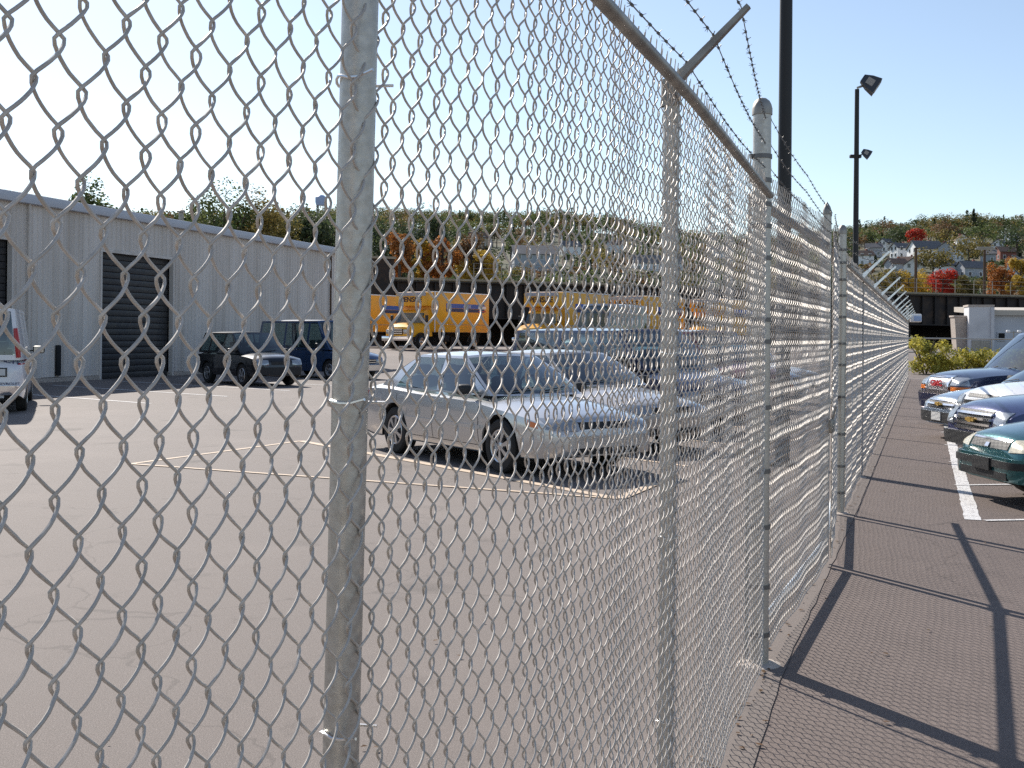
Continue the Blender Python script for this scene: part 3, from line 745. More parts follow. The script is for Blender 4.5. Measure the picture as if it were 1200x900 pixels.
    def wheels(s):
        sp = s.sp; ty, rm = wheel_meshes(sp['wr'], sp.get('tw', .21), sp.get('style', 0))
        for x in sp['wb']:
            for sg in (1, -1):
                o = link('wheel', ty, s.t); o.location = (x, sg * (sp['W'] / 2 - sp.get('tw', .21) / 2 - .035), sp['wr']); o.rotation_euler = (0, random.uniform(0, 6), 0 if sg > 0 else math.pi)
                link('rim', rm, o)
    def hit(s, ax, a, z):
        if ax in 'fr': o = Vector((9 if ax == 'f' else -9, a, z)); d = Vector((-1 if ax == 'f' else 1, 0, 0))
        elif ax in 'ls': o = Vector((a, 5 if ax == 'l' else -5, z)); d = Vector((0, -1 if ax == 'l' else 1, 0))
        else: o = Vector((a, z, 9)); d = Vector((0, 0, -1))
        h = s.bvh.ray_cast(o, d)
        return (h[0], -d) if h[0] is not None else (None, None)
    def patch(s, name, ax, quad, mat, eps=.008, nu=6, nv=4, parent=None, depth=.03, flat=False):
        """a thin shell laid on the body; quad = four (a, z) corners seen along the axis"""
        b = MB(); pts = []; A, B_, C_, D = [Vector(p) for p in quad]; hits = []
        for i in range(nu + 1):
            for j in range(nv + 1):
                u, v = i / nu, j / nv; p = (A * (1 - u) + B_ * u) * (1 - v) + (D * (1 - u) + C_ * u) * v
                h, n = s.hit(ax, p.x, p.y); hits.append((p, h))
        ok = [h for p, h in hits if h is not None]
        if not ok: return None
        dim = {'f': 0, 'r': 0, 'l': 1, 's': 1, 't': 2}[ax]; sg = {'f': 1, 'r': -1, 'l': 1, 's': -1, 't': 1}[ax]
        ext = (max if sg > 0 else min)(h[dim] for h in ok)
        low = (min if sg > 0 else max)(h[dim] for h in ok)
        top, bot = [], []
        for p, h in hits:
            v = ext if (flat) else (h[dim] if h is not None else low)
            c = [p.x, p.y]
            def mk(val):
                return (val, c[0], c[1]) if dim == 0 else ((c[0], val, c[1]) if dim == 1 else (c[0], c[1], val))
            top.append(mk(v + sg * eps)); bot.append(mk(v - sg * depth))
        n1 = nv + 1; N = len(top)
        fs = [(i * n1 + j, (i + 1) * n1 + j, (i + 1) * n1 + j + 1, i * n1 + j + 1) for i in range(nu) for j in range(nv)]
        rim = [i * n1 for i in range(nu + 1)] + [nu * n1 + j for j in range(1, nv + 1)] + [i * n1 + nv for i in range(nu - 1, -1, -1)] + [j for j in range(nv - 1, 0, -1)]
        fs += [(rim[k], rim[(k + 1) % len(rim)], rim[(k + 1) % len(rim)] + N, rim[k] + N) for k in range(len(rim))]
        b.add(top + bot, fs)
        return b.build(name, mat, parent or s.t, 40)
    def rect(s, name, ax, a0, a1, z0, z1, mat, **k): return s.patch(name, ax, [(a0, z0), (a1, z0), (a1, z1), (a0, z1)], mat, **k)
    def both(s, name, ax, quad, mat, **k):
        r = [s.patch(name, ax, quad, mat, **k)]
        if ax in 'fr': r.append(s.patch(name, ax, [(-a, z) for a, z in quad], mat, **k))
        else: r.append(s.patch(name, {'l': 's', 's': 'l'}[ax], quad, mat, **k))
        return r
    def mirrors(s, x, z, y, mat, sc=1.0):
        for sg in (1, -1):
            o = MB().box((x, sg * (y + .13 * sc), z), (.11 * sc, .20 * sc, .135 * sc), b=.045).bar((x + .02, sg * (y - .02), z - .03), (x + .01, sg * (y + .08), z - .02), .06, .035).build('mirror', mat, s.t)
            MB().box((x - .057 * sc, sg * (y + .13 * sc), z), (.006, .16 * sc, .10 * sc)).build('mirror_glass', MAT['lens'], o)
    def doors(s, xsx, z0, z1, handles, hz):
        for sg in 'ls':
            for x in xsx: s.rect('door_seam', sg, x - .005, x + .005, z0, z1, MAT['black'], eps=.0015, nu=1, nv=10, depth=.004)
            s.rect('door_seam', sg, min(xsx), max(xsx), z0 - .004, z0 + .004, MAT['black'], eps=.0015, nu=10, nv=1, depth=.004)
            for x in handles: s.rect('door_handle', sg, x - .09, x + .09, hz - .022, hz + .022, s.paint, eps=.022, nu=4, nv=2)
    def bowtie(s, y, z, w, mat, parent=None, eps=.05):
        h = w * .30; b = MB(); x = s.hit('f', y, z)[0].x + eps
        for (y0, y1, z0, z1) in ((-w / 2, w / 2, -h * .32, h * .32), (-w * .2, w * .2, -h * .5, h * .5)):
            b.box((x - (.004 if y1 > w * .3 else 0), y, z), (.02, y1 - y0, z1 - z0))
        return b.build('bowtie_emblem', mat, parent or s.t)
    def text_f(s, body, y, z, size, mat, eps=.03, parent=None, ax='f', sx=1.0, bold=0.0):
        h = s.hit(ax, y, z)[0]
        if ax == 'f': Mx = Matrix.Translation((h.x + eps, y, z)) @ Matrix.Rotation(R(90), 4, 'Z') @ Matrix.Rotation(R(90), 4, 'X')
        elif ax == 'r': Mx = Matrix.Translation((h.x - eps, y, z)) @ Matrix.Rotation(R(-90), 4, 'Z') @ Matrix.Rotation(R(90), 4, 'X')
        return text('lettering', body, size, mat, parent or s.t, Mx, sx=sx, bold=bold)

def sedan(name, label, loc, head, pm, group=None, cat='car', k=1.0, detail=True, lens='lens', headl='wide'):
    sp = dict(L=4.98 * k, W=1.84 * k, xf=2.50 * k, wb=(1.50 * k, -1.26 * k), wr=.325, style=1, drop=.11, crease=.60, nw=.80, fw=.94,
        top=[(-2.48 * k, .74), (-2.36 * k, .93), (-2.1 * k, .985), (-1.5 * k, 1.0), (-.6, .965), (.75 * k, .935), (1.3 * k, .885), (1.85 * k, .825), (2.25 * k, .755), (2.42 * k, .70), (2.50 * k, .60)],
        gh=dict(zb=.90, zr=1.375, wb=.80 * k, wr=.585 * k, x=(1.06 * k, .18 * k, -.98 * k, -1.98 * k), bulge=.16, crown=.055,
                cuts=[((.86 * k, .22 * k), (-.12 * k, -.20 * k)), ((-.20 * k, -.28 * k), (-1.42 * k, -.98 * k))]))
    c = Car(name, label, cat, loc, head, sp, pm, group)
    c.rect('bumper', 'f', -.80, .80, .27, .50, pm, eps=.05, nu=16, nv=5)
    c.rect('bumper', 'r', -.80, .80, .36, .60, pm, eps=.05, nu=16, nv=5)
    c.rect('air_intake', 'f', -.46, .46, .285, .36, MAT['black'], eps=.056, nu=8, nv=2)
    c.rect('grille', 'f', -.36, .36, .575, .65, MAT['black'], eps=.008, nu=8, nv=2)
    c.rect('grille_trim', 'f', -.37, .37, .655, .672, MAT['chrome'], eps=.014, nu=8, nv=1)
    c.both('headlight', 'f', [(.40, .555), (.75, .575), (.72, .70), (.40, .675)], MAT[lens], eps=.012, nu=6, nv=4)
    c.both('marker_light', 's', [(2.08 * k, .60), (2.24 * k, .58), (2.22 * k, .64), (2.06 * k, .67)], MAT['amber'], eps=.006, nu=3, nv=2)
    c.both('tail_light', 'r', [(.42, .68), (.76, .68), (.74, .86), (.42, .84)], MAT['red'], eps=.012)
    c.both('tail_light', 's', [(-2.44 * k, .68), (-2.16 * k, .70), (-2.12 * k, .84), (-2.38 * k, .86)], MAT['red'], eps=.006)
    c.rect('number_plate', 'r', -.16, .16, .66, .80, MAT['plate'], eps=.012, flat=True)
    if detail:
        c.doors([1.02 * k, -.16 * k, -1.18 * k], .30, .90, [-.0, -1.0 * k], .80)
        for sg in 'ls': c.rect('side_moulding', sg, -1.0, 1.05, .50, .545, pm, eps=.014, nu=12, nv=1)
        c.mirrors(.74 * k, .97, .80 * k, MAT['black'] if group is None else pm)
        c.rect('hood_seam', 't', 1.2, 1.206, -.6, .6, MAT['black'], eps=.001, nu=1, nv=12, depth=.004)
    return c

SILVER = paint('silver_paint', (0.57, 0.565, 0.56), .65, .28)
# 1. the silver sedan
hd = Vector((.555, -.832))
sedan('silver_sedan', 'silver four-door sedan parked nearest the fence behind the mesh', (-.24, 15.45), hd, SILVER, k=.965)
stp = Vector((1.12, 3.0))
def row(i): return (-.19 + stp.x * i, 15.45 + stp.y * i)
sedan('beige_sedan', 'pale beige sedan parked just beyond the silver sedan', row(.98), hd, paint('champagne_paint', (0.52, 0.47, 0.42), .5, .3), k=1.0)

def van_spec(L=5.1, W=1.95, H=1.95, hood=1.08, box=False):
    return dict(L=L, W=W, xf=L / 2, wb=(L / 2 - .92, -L / 2 + 1.05), wr=.35, style=2, drop=.09, crease=.45, nw=.88, fw=.965, k0=.88, sill=.27,
        top=[(-L/2, 1.0), (-L/2 + .1, 1.10), (0, 1.12), (L/2 - 1.25, 1.10), (L/2 - .6, hood - .06), (L/2 - .15, hood - .20), (L/2, hood - .32)])
def van(name, label, loc, head, pm, H=1.95, L=5.1, W=1.95, cat='van', roofm=None, glass=True, hood=1.08):
    sp = van_spec(L, W, H, hood)
    sp['gh'] = dict(zb=1.07, zr=H - .03, wb=W * .475, wr=W * .405, x=(L/2 - 1.0, L/2 - 1.85, -L/2 + .12, -L/2 + .03), bulge=.12, crown=.06, rlow=.10, roofm=roofm,
        cuts=[((L/2 - 1.22, L/2 - 1.85), (L/2 - 2.2, L/2 - 2.2)), ((L/2 - 2.32, L/2 - 2.32), (-.85, -.85)), ((-.97, -.97), (-L/2 + .2, -L/2 + .26))], nglass=9 if glass else 1)
    c = Car(name, label, cat, loc, head, sp, pm)
    x = L / 2
    c.rect('bumper', 'f', -.86, .86, .33, .53, MAT['chrome'], eps=.07, nu=14, nv=4)
    c.rect('grille', 'f', -.45, .45, .58, .74, MAT['black'], eps=.012, nu=8, nv=3)
    for z in (.62, .70): c.rect('grille_bar', 'f', -.45, .45, z - .012, z + .012, MAT['chrome'], eps=.024, nu=8, nv=1)
    c.both('headlight', 'f', [(.48, .58), (.80, .60), (.79, .75), (.48, .74)], MAT['lens'], eps=.014)
    c.rect('bumper', 'r', -.86, .86, .38, .56, MAT['chrome'], eps=.09, nu=14, nv=4)
    c.doors([x - 1.25, x - 2.26, -.9], .36, 1.0, [x - 2.1, -.6], .92)
    c.mirrors(x - 1.35, 1.22, W * .47, MAT['black'], 1.3)
    return c
NAVY = paint('navy_paint', (0.018, 0.030, 0.085), .35, .3)
van('navy_van', 'dark blue van with a bright roof in the parked row behind the silver sedan', row(2.02), hd, NAVY, 1.78, 5.2, 1.9)
sedan('silver_sedan', 'silver sedan parked fourth in the row behind the fence', row(3.05), hd, SILVER, detail=False)
van('burgundy_van', 'dark red van parked fifth in the row behind the fence', row(4.1), hd, paint('burgundy_paint', (0.20, 0.015, 0.02), .3, .3), 1.8, 4.9, 1.9)
sedan('light_blue_sedan', 'light blue sedan parked sixth in the row behind the fence', row(5.15), hd, paint('light_blue_paint', (0.22, 0.33, 0.50), .5, .3), detail=False)
sedan('white_sedan', 'white sedan parked last in the row behind the fence', row(6.2), hd, paint('white_paint_b', (0.75, 0.75, 0.75), 0, .3), detail=False)

# white van at the left edge, seen from behind
WHITE = paint('white_paint', (0.74, 0.75, 0.78), 0.0, .35)
wv = van('white_van', 'white panel van seen from behind at the left edge, beside the warehouse', (-11.62, 25.3), (-.36, .933), WHITE, 2.12, 5.7, 2.0, glass=False)
wv.both('tail_light', 'r', [(.82, .98), (.93, .98), (.93, 1.10), (.82, 1.10)], MAT['red'], eps=.01)
for sg in (-1, 1):
    pts = [Vector(wv.gr(t, sg * .97)) + Vector((-.02, 0, 0)) for t in (.05, .25, .45, .62)]
    MB().tube(pts, [.045, .05, .05, .04], 8).build('tail_light', MAT['red'], wv.t)
wv.rect('number_plate', 'r', -.62, -.30, .74, .92, MAT['black'], eps=.02, flat=True)
pl = wv.rect('plate_face', 'r', -.59, -.33, .765, .895, MAT['plate'], eps=.024, flat=True)
wv.text_f('CHEVROLET', -.62, .60, .07, MAT['navy_print'], .012, ax='r', sx=1.25)
wv.text_f('5-11', -.70, 1.03, .17, MAT['navy_print'], .02, ax='r', bold=.004)
wv.rect('door_seam', 'r', -.004, .004, .58, 1.04, MAT['black'], eps=.003, nu=1, nv=6)

# black compact suv and blue van in front of the warehouse
def suv(name, label, loc, head, pm, L=4.5, W=1.80, H=1.68, hood=1.02, cat='suv', nose=None, lowb=None):
    x = L / 2; lowb = lowb or MAT['black']
    sp = dict(L=L, W=W, xf=x, wb=(x - .92, -x + .95), wr=.345, style=0, drop=.10, crease=.5, nw=.86, fw=.96, k0=.88, sill=.30, rc=.12,
        top=[(-x, .96), (-x + .12, 1.04), (0, 1.06), (x - 1.42, hood + .03), (x - .8, hood), (x - .25, hood - .07), (x - .08, hood - .14), (x, hood - .24)])
    sp['gh'] = dict(zb=1.0, zr=H - .03, wb=W * .468, wr=W * .385, x=(x - 1.22, x - 1.98, -x + .38, -x + .06), bulge=.13, crown=.05, rlow=.08,
        cuts=[((x - 1.48, x - 2.0), (x - 2.30, x - 2.34)), ((x - 2.40, x - 2.44), (-x + 1.12, -x + 1.18)), ((-x + 1.0, -x + 1.06), (-x + .28, -x + .46))])
    c = Car(name, label, cat, loc, head, sp, pm)
    c.rect('bumper', 'r', -W * .44, W * .44, .38, .62, lowb, eps=.06, nu=14, nv=4)
    c.both('tail_light', 'r', [(W * .34, .80), (W * .43, .80), (W * .43, 1.0), (W * .34, 1.0)], MAT['red'])
    c.doors([x - 1.35, x - 2.36, -x + 1.08], .38, .98, [x - 2.2, -x + 1.25], .90)
    c.mirrors(x - 1.55, 1.10, W * .455, MAT['black'])
    return c
BLACK = paint('black_paint', (0.008, 0.008, 0.010), .2, .3)
cv = suv('black_suv', 'small black sport utility car with pale hood reflection beside the warehouse wall', (-8.55, 37.4), (.62, -.785), BLACK)
cv.rect('bumper', 'f', -.80, .80, .36, .60, MAT['black'], eps=.06, nu=14, nv=4)
cv.rect('grille', 'f', -.30, .30, .68, .80, MAT['black'], eps=.015)
cv.both('headlight', 'f', [(.40, .66), (.76, .68), (.75, .84), (.40, .82)], MAT['lens'], eps=.02)
bv = van('blue_van', 'tall dark blue van with pale roof parked behind the black car', (-7.3, 43.6), (.72, -.69), paint('blue_van_paint', (0.03, 0.07, 0.16), .3, .3), 2.15, 5.6, 2.0, roofm=WHITE)

# ------------------------------------------------------------------ cars along the walkway, noses to the fence
def wheel_clear(c): pass
FWD = (-.996, -.087)
def nose_at(px, py, L): return (px + .996 * L / 2, py + .087 * L / 2)
TEAL = paint('teal_green_paint', (0.012, 0.105, 0.115), .55, .25)
gc = sedan('green_car', 'teal green compact car with yellowed headlights parked nearest the camera', nose_at(4.78, 11.55, 4.5), FWD, TEAL, k=.90, lens='lens_old')
# grey-black bumper strip, badge
gc.rect('rub_strip', 'f', -.70, .70, .40, .47, MAT['black'], eps=.066, nu=12, nv=2)
gc.rect('badge', 'f', -.035, .035, .585, .625, MAT['chrome'], eps=.02, nu=2, nv=2)
gc.rect('number_plate', 'f', -.17, .17, .36, .48, MAT['black'], eps=.08, flat=True)

hb = suv('blue_hatchback', 'dark blue tall hatchback with chrome barred grille beside the green car', nose_at(5.62, 14.0, 4.5), FWD, paint('royal_navy_paint', (0.02, 0.03, 0.12), .35, .25), 4.5, 1.76, 1.62, .98, 'car')
hb.rect('bumper', 'f', -.82, .82, .36, .52, MAT['black'], eps=.07, nu=16, nv=4)
hb.rect('grille', 'f', -.42, .42, .55, .80, MAT['black'], eps=.012, nu=8, nv=4)
for z in (.565, .63, .695, .76): hb.rect('grille_bar', 'f', -.43, .43, z - .014, z + .014, MAT['chrome'], eps=.035, nu=8, nv=1)
hb.bowtie(0, .68, .20, MAT['gold'], eps=.055)
hb.both('headlight', 'f', [(.50, .60), (.72, .62), (.70, .80), (.50, .80)], MAT['lens'], eps=.02)

wc = suv('white_car', 'white high-nosed car with black grille slots behind the dark blue hatchback', nose_at(6.72, 16.5, 4.8), FWD, paint('clean_white_paint', (0.80, 0.80, 0.80), 0, .28), 4.8, 1.82, 1.72, 1.05)
wc.rect('bumper', 'f', -.80, .80, .38, .58, wc.paint, eps=.06, nu=14, nv=4)
for (a, b_, z0, z1) in ((-.42, .42, .82, .87), (-.50, -.10, .72, .77), (.10, .50, .72, .77), (-.50, .50, .63, .67)): wc.rect('grille_slot', 'f', a, b_, z0, z1, MAT['black'], eps=.012, nu=6, nv=1)
wc.bowtie(0, .745, .17, MAT['gold'], eps=.03)
wc.both('headlight', 'f', [(.54, .68), (.78, .70), (.76, .84), (.54, .84)], MAT['lens'], eps=.018)

sc_ = sedan('grey_blue_sedan', 'silver blue sedan with a split chrome grille behind the white car', nose_at(7.05, 18.95, 4.9), FWD, paint('silver_blue_paint', (0.30, 0.37, 0.46), .6, .27), k=.98)
sc_.rect('grille', 'f', -.46, .46, .52, .66, MAT['black'], eps=.014, nu=8, nv=3)
for z in (.525, .59, .655): sc_.rect('grille_bar', 'f', -.47, .47, z - .014, z + .014, MAT['chrome'], eps=.03, nu=8, nv=1)
sc_.bowtie(0, .59, .2, MAT['gold'], eps=.045)
sc_.rect('lower_fascia', 'f', -.78, .78, .24, .46, MAT['black'], eps=.062, nu=14, nv=4)
sc_.rect('number_plate', 'f', -.16, .16, .32, .45, MAT['plate'], eps=.075, flat=True)

ev = suv('navy_suv', 'large navy sport utility car with chrome framed grille, farthest along the walkway', nose_at(8.04, 21.7, 4.87), FWD, paint('navy_suv_paint', (0.014, 0.022, 0.07), .3, .25), 4.87, 1.90, 1.80, 1.10)
ev.rect('bumper', 'f', -.88, .88, .36, .62, ev.paint, eps=.07, nu=16, nv=4)
ev.rect('bumper_trim', 'f', -.86, .86, .62, .66, MAT['chrome'], eps=.06, nu=14, nv=1)
gr = ev.rect('grille', 'f', -.42, .42, .69, .96, MAT['rim'], eps=.02, nu=8, nv=4)
for (a, b_, z0, z1) in ((-.47, .47, .93, .98), (-.47, .47, .665, .705), (-.47, -.42, .70, .94), (.42, .47, .70, .94)): ev.rect('grille_frame', 'f', a, b_, z0, z1, MAT['chrome'], eps=.04, nu=6, nv=2)
ev.text_f('GMC', 0, .82, .15, MAT['red_paint'], .045, sx=1.4, bold=.008)
ev.both('headlight', 'f', [(.50, .80), (.86, .80), (.82, .95), (.50, .95)], MAT['lens'], eps=.02)
ev.both('marker_light', 'f', [(.52, .70), (.86, .70), (.86, .775), (.52, .775)], MAT['amber'], eps=.018)
for sg in (1, -1): MB().bar((-1.6, sg * .62, 1.86), (.3, sg * .62, 1.87), .04, .035).bar((-1.55, sg * .62, 1.78), (-1.55, sg * .62, 1.86), .05, .03).bar((.25, sg * .62, 1.78), (.25, sg * .62, 1.87), .05, .03).build('roof_rail', MAT['black'], ev.t)

# ------------------------------------------------------------------ yellow rental trucks
def truck(label, loc, head, L=7.2, boxh=3.25, front_print='PENSKE', side_white=False):
    t = thing('box_truck', label, 'truck', loc, math.atan2(head[1], head[0]))
    # box body on a frame; x forward, front bumper at +3.3
    x1 = 1.35; x0 = x1 - (L - 1.95); bw = 2.35; zb = 1.0
    bm_ = MAT['truck_yellow']
    bx = MB().box(((x0 + x1) / 2, 0, (zb + boxh) / 2), (x1 - x0, bw, boxh - zb), b=.04).build('cargo_box', bm_, t)
    for sg in (1, -1):
        y = sg * (bw / 2 + .006)
        MB().box((x1 - .03, y, (zb + boxh) / 2), (.09, .03, boxh - zb), b=.01).build('corner_post', MAT['truck_white'], bx)
        MB().box(((x0 + x1) / 2 - .3, y, boxh - .75), (x1 - x0 - 1.6, .012, .26)).build('stripe', MAT['truck_blue'], bx)
        MB().box(((x0 + x1) / 2 - .3, y, boxh - 1.0), (x1 - x0 - 1.6, .012, .2)).build('stripe', MAT['navy_print'], bx)
        MB().box((x0 + .75, y, boxh - .80), (.8, .02, .16)).build('stripe', MAT['truck_white'], bx)
        MB().box((x0 + .75, y, boxh - 1.02), (.8, .02, .06)).build('stripe', MAT['red_paint'], bx)
        MB().box(((x0 + x1) / 2, y, zb + .45), (x1 - x0 - .1, .016, .035)).build('rub_rail', MAT['galv_dull'], bx)
    MB().box(((x0 + x1) / 2, 0, boxh + .02), (x1 - x0 + .02, bw + .02, .06), b=.02).build('roof_rail', MAT['truck_white'], bx)
    # attic over the cab
    at_ = MB().box((x1 + .33, 0, boxh - .42), (.72, bw - .04, .80), b=.07).build('cab_attic', bm_, t)
    MB().box((x1 + .70, 0, boxh - .13), (.03, bw - .22, .2), b=.01).build('clearance_panel', MAT['truck_grey'], at_)
    if front_print:
        Mx = Matrix.Translation((x1 + .70, 0, boxh - .45)) @ Matrix.Rotation(R(90), 4, 'Z') @ Matrix.Rotation(R(90), 4, 'X')
        text('lettering', front_print, .40, MAT['print'], at_, Mx, sx=1.15, bold=.012)
        for sg in (1, -1):
            Ms = Matrix.Translation(((x0 + x1) / 2 - .45, sg * (bw / 2 + .016), boxh - .76)) @ (Matrix.Rotation(R(180), 4, 'Z') if sg > 0 else Matrix.Identity(4)) @ Matrix.Rotation(R(90), 4, 'X')
            text('lettering', front_print, .22, MAT['truck_white'], bx, Ms)
    # cab: lofted
    b = MB(); secs = []
    for x, w, zl, zh in ((x1 - .02, 1.0, .75, 2.28), (x1 + .45, 1.0, .75, 2.26), (x1 + .60, .98, .75, 2.16)):
        secs.append([(x, s_ * w * (1 if z < 1.6 else .9), z) for s_, z in ((-1, zl), (-1, 1.5), (-1, zh), (1, zh), (1, 1.5), (1, zl))])
    vs = [p for s_ in secs for p in s_]
    b.add(vs, [(i * 6 + j, i * 6 + (j + 1) % 6, i * 6 + 6 + (j + 1) % 6, i * 6 + 6 + j) for i in (0, 1) for j in range(6)] + [tuple(range(5, -1, -1)), tuple(range(12, 18))])
    cab = b.build('cab', bm_, t, 30)
    # sloping windshield and hood
    ws = MB(); ws.add([(x1 + .62, -.86, 2.10), (x1 + .62, .86, 2.10), (x1 + 1.02, .90, 1.52), (x1 + 1.02, -.90, 1.52), (x1 + .58, -.86, 2.10), (x1 + .58, .86, 2.10), (x1 + .58, .9, 1.50), (x1 + .58, -.9, 1.50)], [(0, 3, 2, 1), (0, 1, 5, 4), (1, 2, 6, 5), (0, 4, 7, 3)])
    ws.build('windshield', MAT['glass'], cab, 0)
    for sg in (1, -1):
        dw = MB(); y = sg * .945
        dw.add([(x1 + .02, y, 1.55), (x1 + .80, y, 1.55), (x1 + .60, y * .96, 2.08), (x1 + .02, y * .96, 2.08), (x1 + .02, y * .9, 1.55), (x1 + .8, y * .9, 1.55), (x1 + .6, y * .86, 2.08), (x1 + .02, y * .86, 2.08)], [(0, 1, 2, 3), (4, 7, 6, 5), (1, 5, 6, 2), (3, 2, 6, 7)])
        dw.build('side_window', MAT['glass'], cab, 0)
        MB().box((x1 + .85, sg * 1.28, 1.75), (.08, .2, .42), b=.03).bar((x1 + .8, sg * .98, 1.62), (x1 + .85, sg * 1.25, 1.68), .03, .03).build('mirror', MAT['black'], cab)
    hdp = MB(); rows_ = []
    for x, w, zh in ((x1 + .58, .98, 1.53), (x1 + 1.02, .97, 1.52), (x1 + 1.5, .92, 1.42), (x1 + 1.85, .84, 1.28), (x1 + 1.97, .78, 1.12), (x1 + 2.0, .76, .80)):
        rows_.append([(x, -w, .72), (x, -w, zh - .16), (x, -w * .86, zh - .03), (x, -w * .4, zh), (x, w * .4, zh), (x, w * .86, zh - .03), (x, w, zh - .16), (x, w, .72)])
    hdp.add([p for r in rows_ for p in r], [(i * 8 + j, i * 8 + (j + 1) % 8, i * 8 + 8 + (j + 1) % 8, i * 8 + 8 + j) for i in range(len(rows_) - 1) for j in range(8)] + [tuple(range((len(rows_) - 1) * 8, len(rows_) * 8))])
    hdo = hdp.build('hood', bm_, cab, 30)
    MB().box((x1 + 1.99, 0, 1.0), (.06, .95, .34), b=.04).build('grille', MAT['black'], t)
    for k in range(3): MB().box((x1 + 2.02, 0, .9 + k * .1), (.03, .9, .025)).build('grille_bar', MAT['chrome'], t, 0)
    for sg in (1, -1): MB().box((x1 + 1.95, sg * .63, 1.0), (.12, .24, .26), b=.04).build('headlight', MAT['lens'], t)
    MB().box((x1 + 2.03, 0, .62), (.14, 2.0, .26), b=.04).build('bumper', MAT['chrome'], t)
    MB().box(((x0 + x1) / 2 + .5, 0, .82), (x1 - x0 + 1.2, .9, .26)).build('chassis', MAT['under'], t, 0)
    MB().box((x1 - 1.1, bw / 2 - .25, .62), (.9, .4, .4), b=.05).build('fuel_tank', MAT['under'], t)
    ty, rm = wheel_meshes(.43, .26, 2)
    for x in (x1 + 1.0, x0 + 1.45):
        for sg in (1, -1):
            o = link('wheel', ty, t); o.location = (x, sg * 1.0, .43); o.rotation_euler = (0, 0, 0 if sg > 0 else math.pi); link('rim', rm, o)
            for k in (1,):
                MB().tube([(x + .56 * math.cos(a), sg * 1.02, .43 + .5 * math.sin(a)) for a in np.linspace(0, math.pi, 9)], .05, 6).build('mud_guard', MAT['black'], t)
    return t
TH = (-.56, -.83)
for lab, px, d, L in (('yellow rental box truck left of the fence post, seen between post and warehouse', 432, 74, 7.6),
                   ('yellow rental box truck with its side stripes in full view behind the sedan', 507, 68, 7.4),
                   ('yellow rental box truck above the roof of the silver sedan', 656, 66, 7.0),
                   ('yellow rental box truck partly hidden by the thin fence post', 752, 72, 7.0),
                   ('yellow rental box truck farthest along the row beyond the fence', 842, 76, 7.4)):
    X = (px - 600) / FPX * d
    truck(lab, (X, d, lotz(d)), TH, L, 3.3)
# plain grey cube van between the trucks
wt = van('grey_step_van', 'pale grey van parked between two yellow trucks', ((712 - 600) / FPX * 60, 60, lotz(60)), TH, paint('grey_van_paint', (0.42, 0.43, 0.48), 0, .4), 2.75, 5.8, 2.1)
# ------------------------------------------------------------------ hillside
RIDGE = pchip([-1.2, -.6, -.25, -.13, 0, .07, .15, .22, .30, .37, .45, .8, 1.4], [29, 30, 30, 34, 33, 31, 26, 25, 29.5, 31, 29.5, 28, 24])
SC = 1.7
def hz(x, y): return SC * hz0(x / SC, y / SC)
def hz0(x, y):
    a = x / max(y, 1); d = math.hypot(x * .6, y)
    t = min(max((d - 150) / 270, -.1), 1.0)
    base = 3.0 + (RIDGE(a) + 4) * t
    if d > 420: base -= (d - 420) * .02
    return base + 1.2 * math.sin(x * .045) * math.cos(y * .031) - (6 if d < 150 else 0) * min(1, (150 - d) / 20 if d < 150 else 0)
h = MB(); X_ = np.linspace(-1000, 1000, 80); Y_ = np.linspace(226, 1050, 56)
h.add([(x, y, hz(x, y)) for y in Y_ for x in X_], [(j * 80 + i, j * 80 + i + 1, (j + 1) * 80 + i + 1, (j + 1) * 80 + i) for j in range(55) for i in range(79)])
tag(h.build('hillside', MAT['hill'], smooth=60), 'wooded hillside rising behind the railway', kind='structure')
def ray(px, py):
    r = R(-.5); x = px - 600; y = py - 393
    return (x * math.cos(r) - y * math.sin(r)) / FPX, -(x * math.sin(r) + y * math.cos(r)) / FPX
def on_hill(px, py):
    a, e = ray(px, py); y = 246.0
    while y < 1020:
        if hz(a * y, y) >= EYE + e * y: break
        y += 1.0
    return Vector((a * y, y, hz(a * y, y)))

def leaves(b, c, rad, n, size, rr, mi=0, shell=.55):
    """leaf sprays filling an ellipsoid"""
    n = max(int(n), 1); g = np.random.default_rng(rr.randrange(1 << 30))
    v = g.normal(size=(n, 3)); v /= np.linalg.norm(v, axis=1)[:, None]
    v *= (shell + (1 - shell) * g.random(n) ** .6)[:, None]
    p = np.array(c) + v * np.array(rad)
    nr = v + np.stack([g.uniform(-.8, .8, n), g.uniform(-.8, .8, n), g.uniform(-.4, 1.0, n)], 1); nr /= np.linalg.norm(nr, axis=1)[:, None]
    a = np.cross(nr, g.normal(size=(n, 3))); a /= np.linalg.norm(a, axis=1)[:, None]; bb = np.cross(nr, a)
    s = (size * g.uniform(.55, 1.3, n))[:, None]; t = s * g.uniform(.5, .8, n)[:, None]
    q = np.stack([p - a * s, p - bb * t + nr * s * .15, p + a * s, p + bb * t + nr * s * .15], 1).reshape(-1, 3)
    o = len(b.v); b.v.extend(map(tuple, q.tolist())); b.f.extend([(o + 4 * k, o + 4 * k + 1, o + 4 * k + 2, o + 4 * k + 3) for k in range(n)]); b.m.extend([mi] * n)
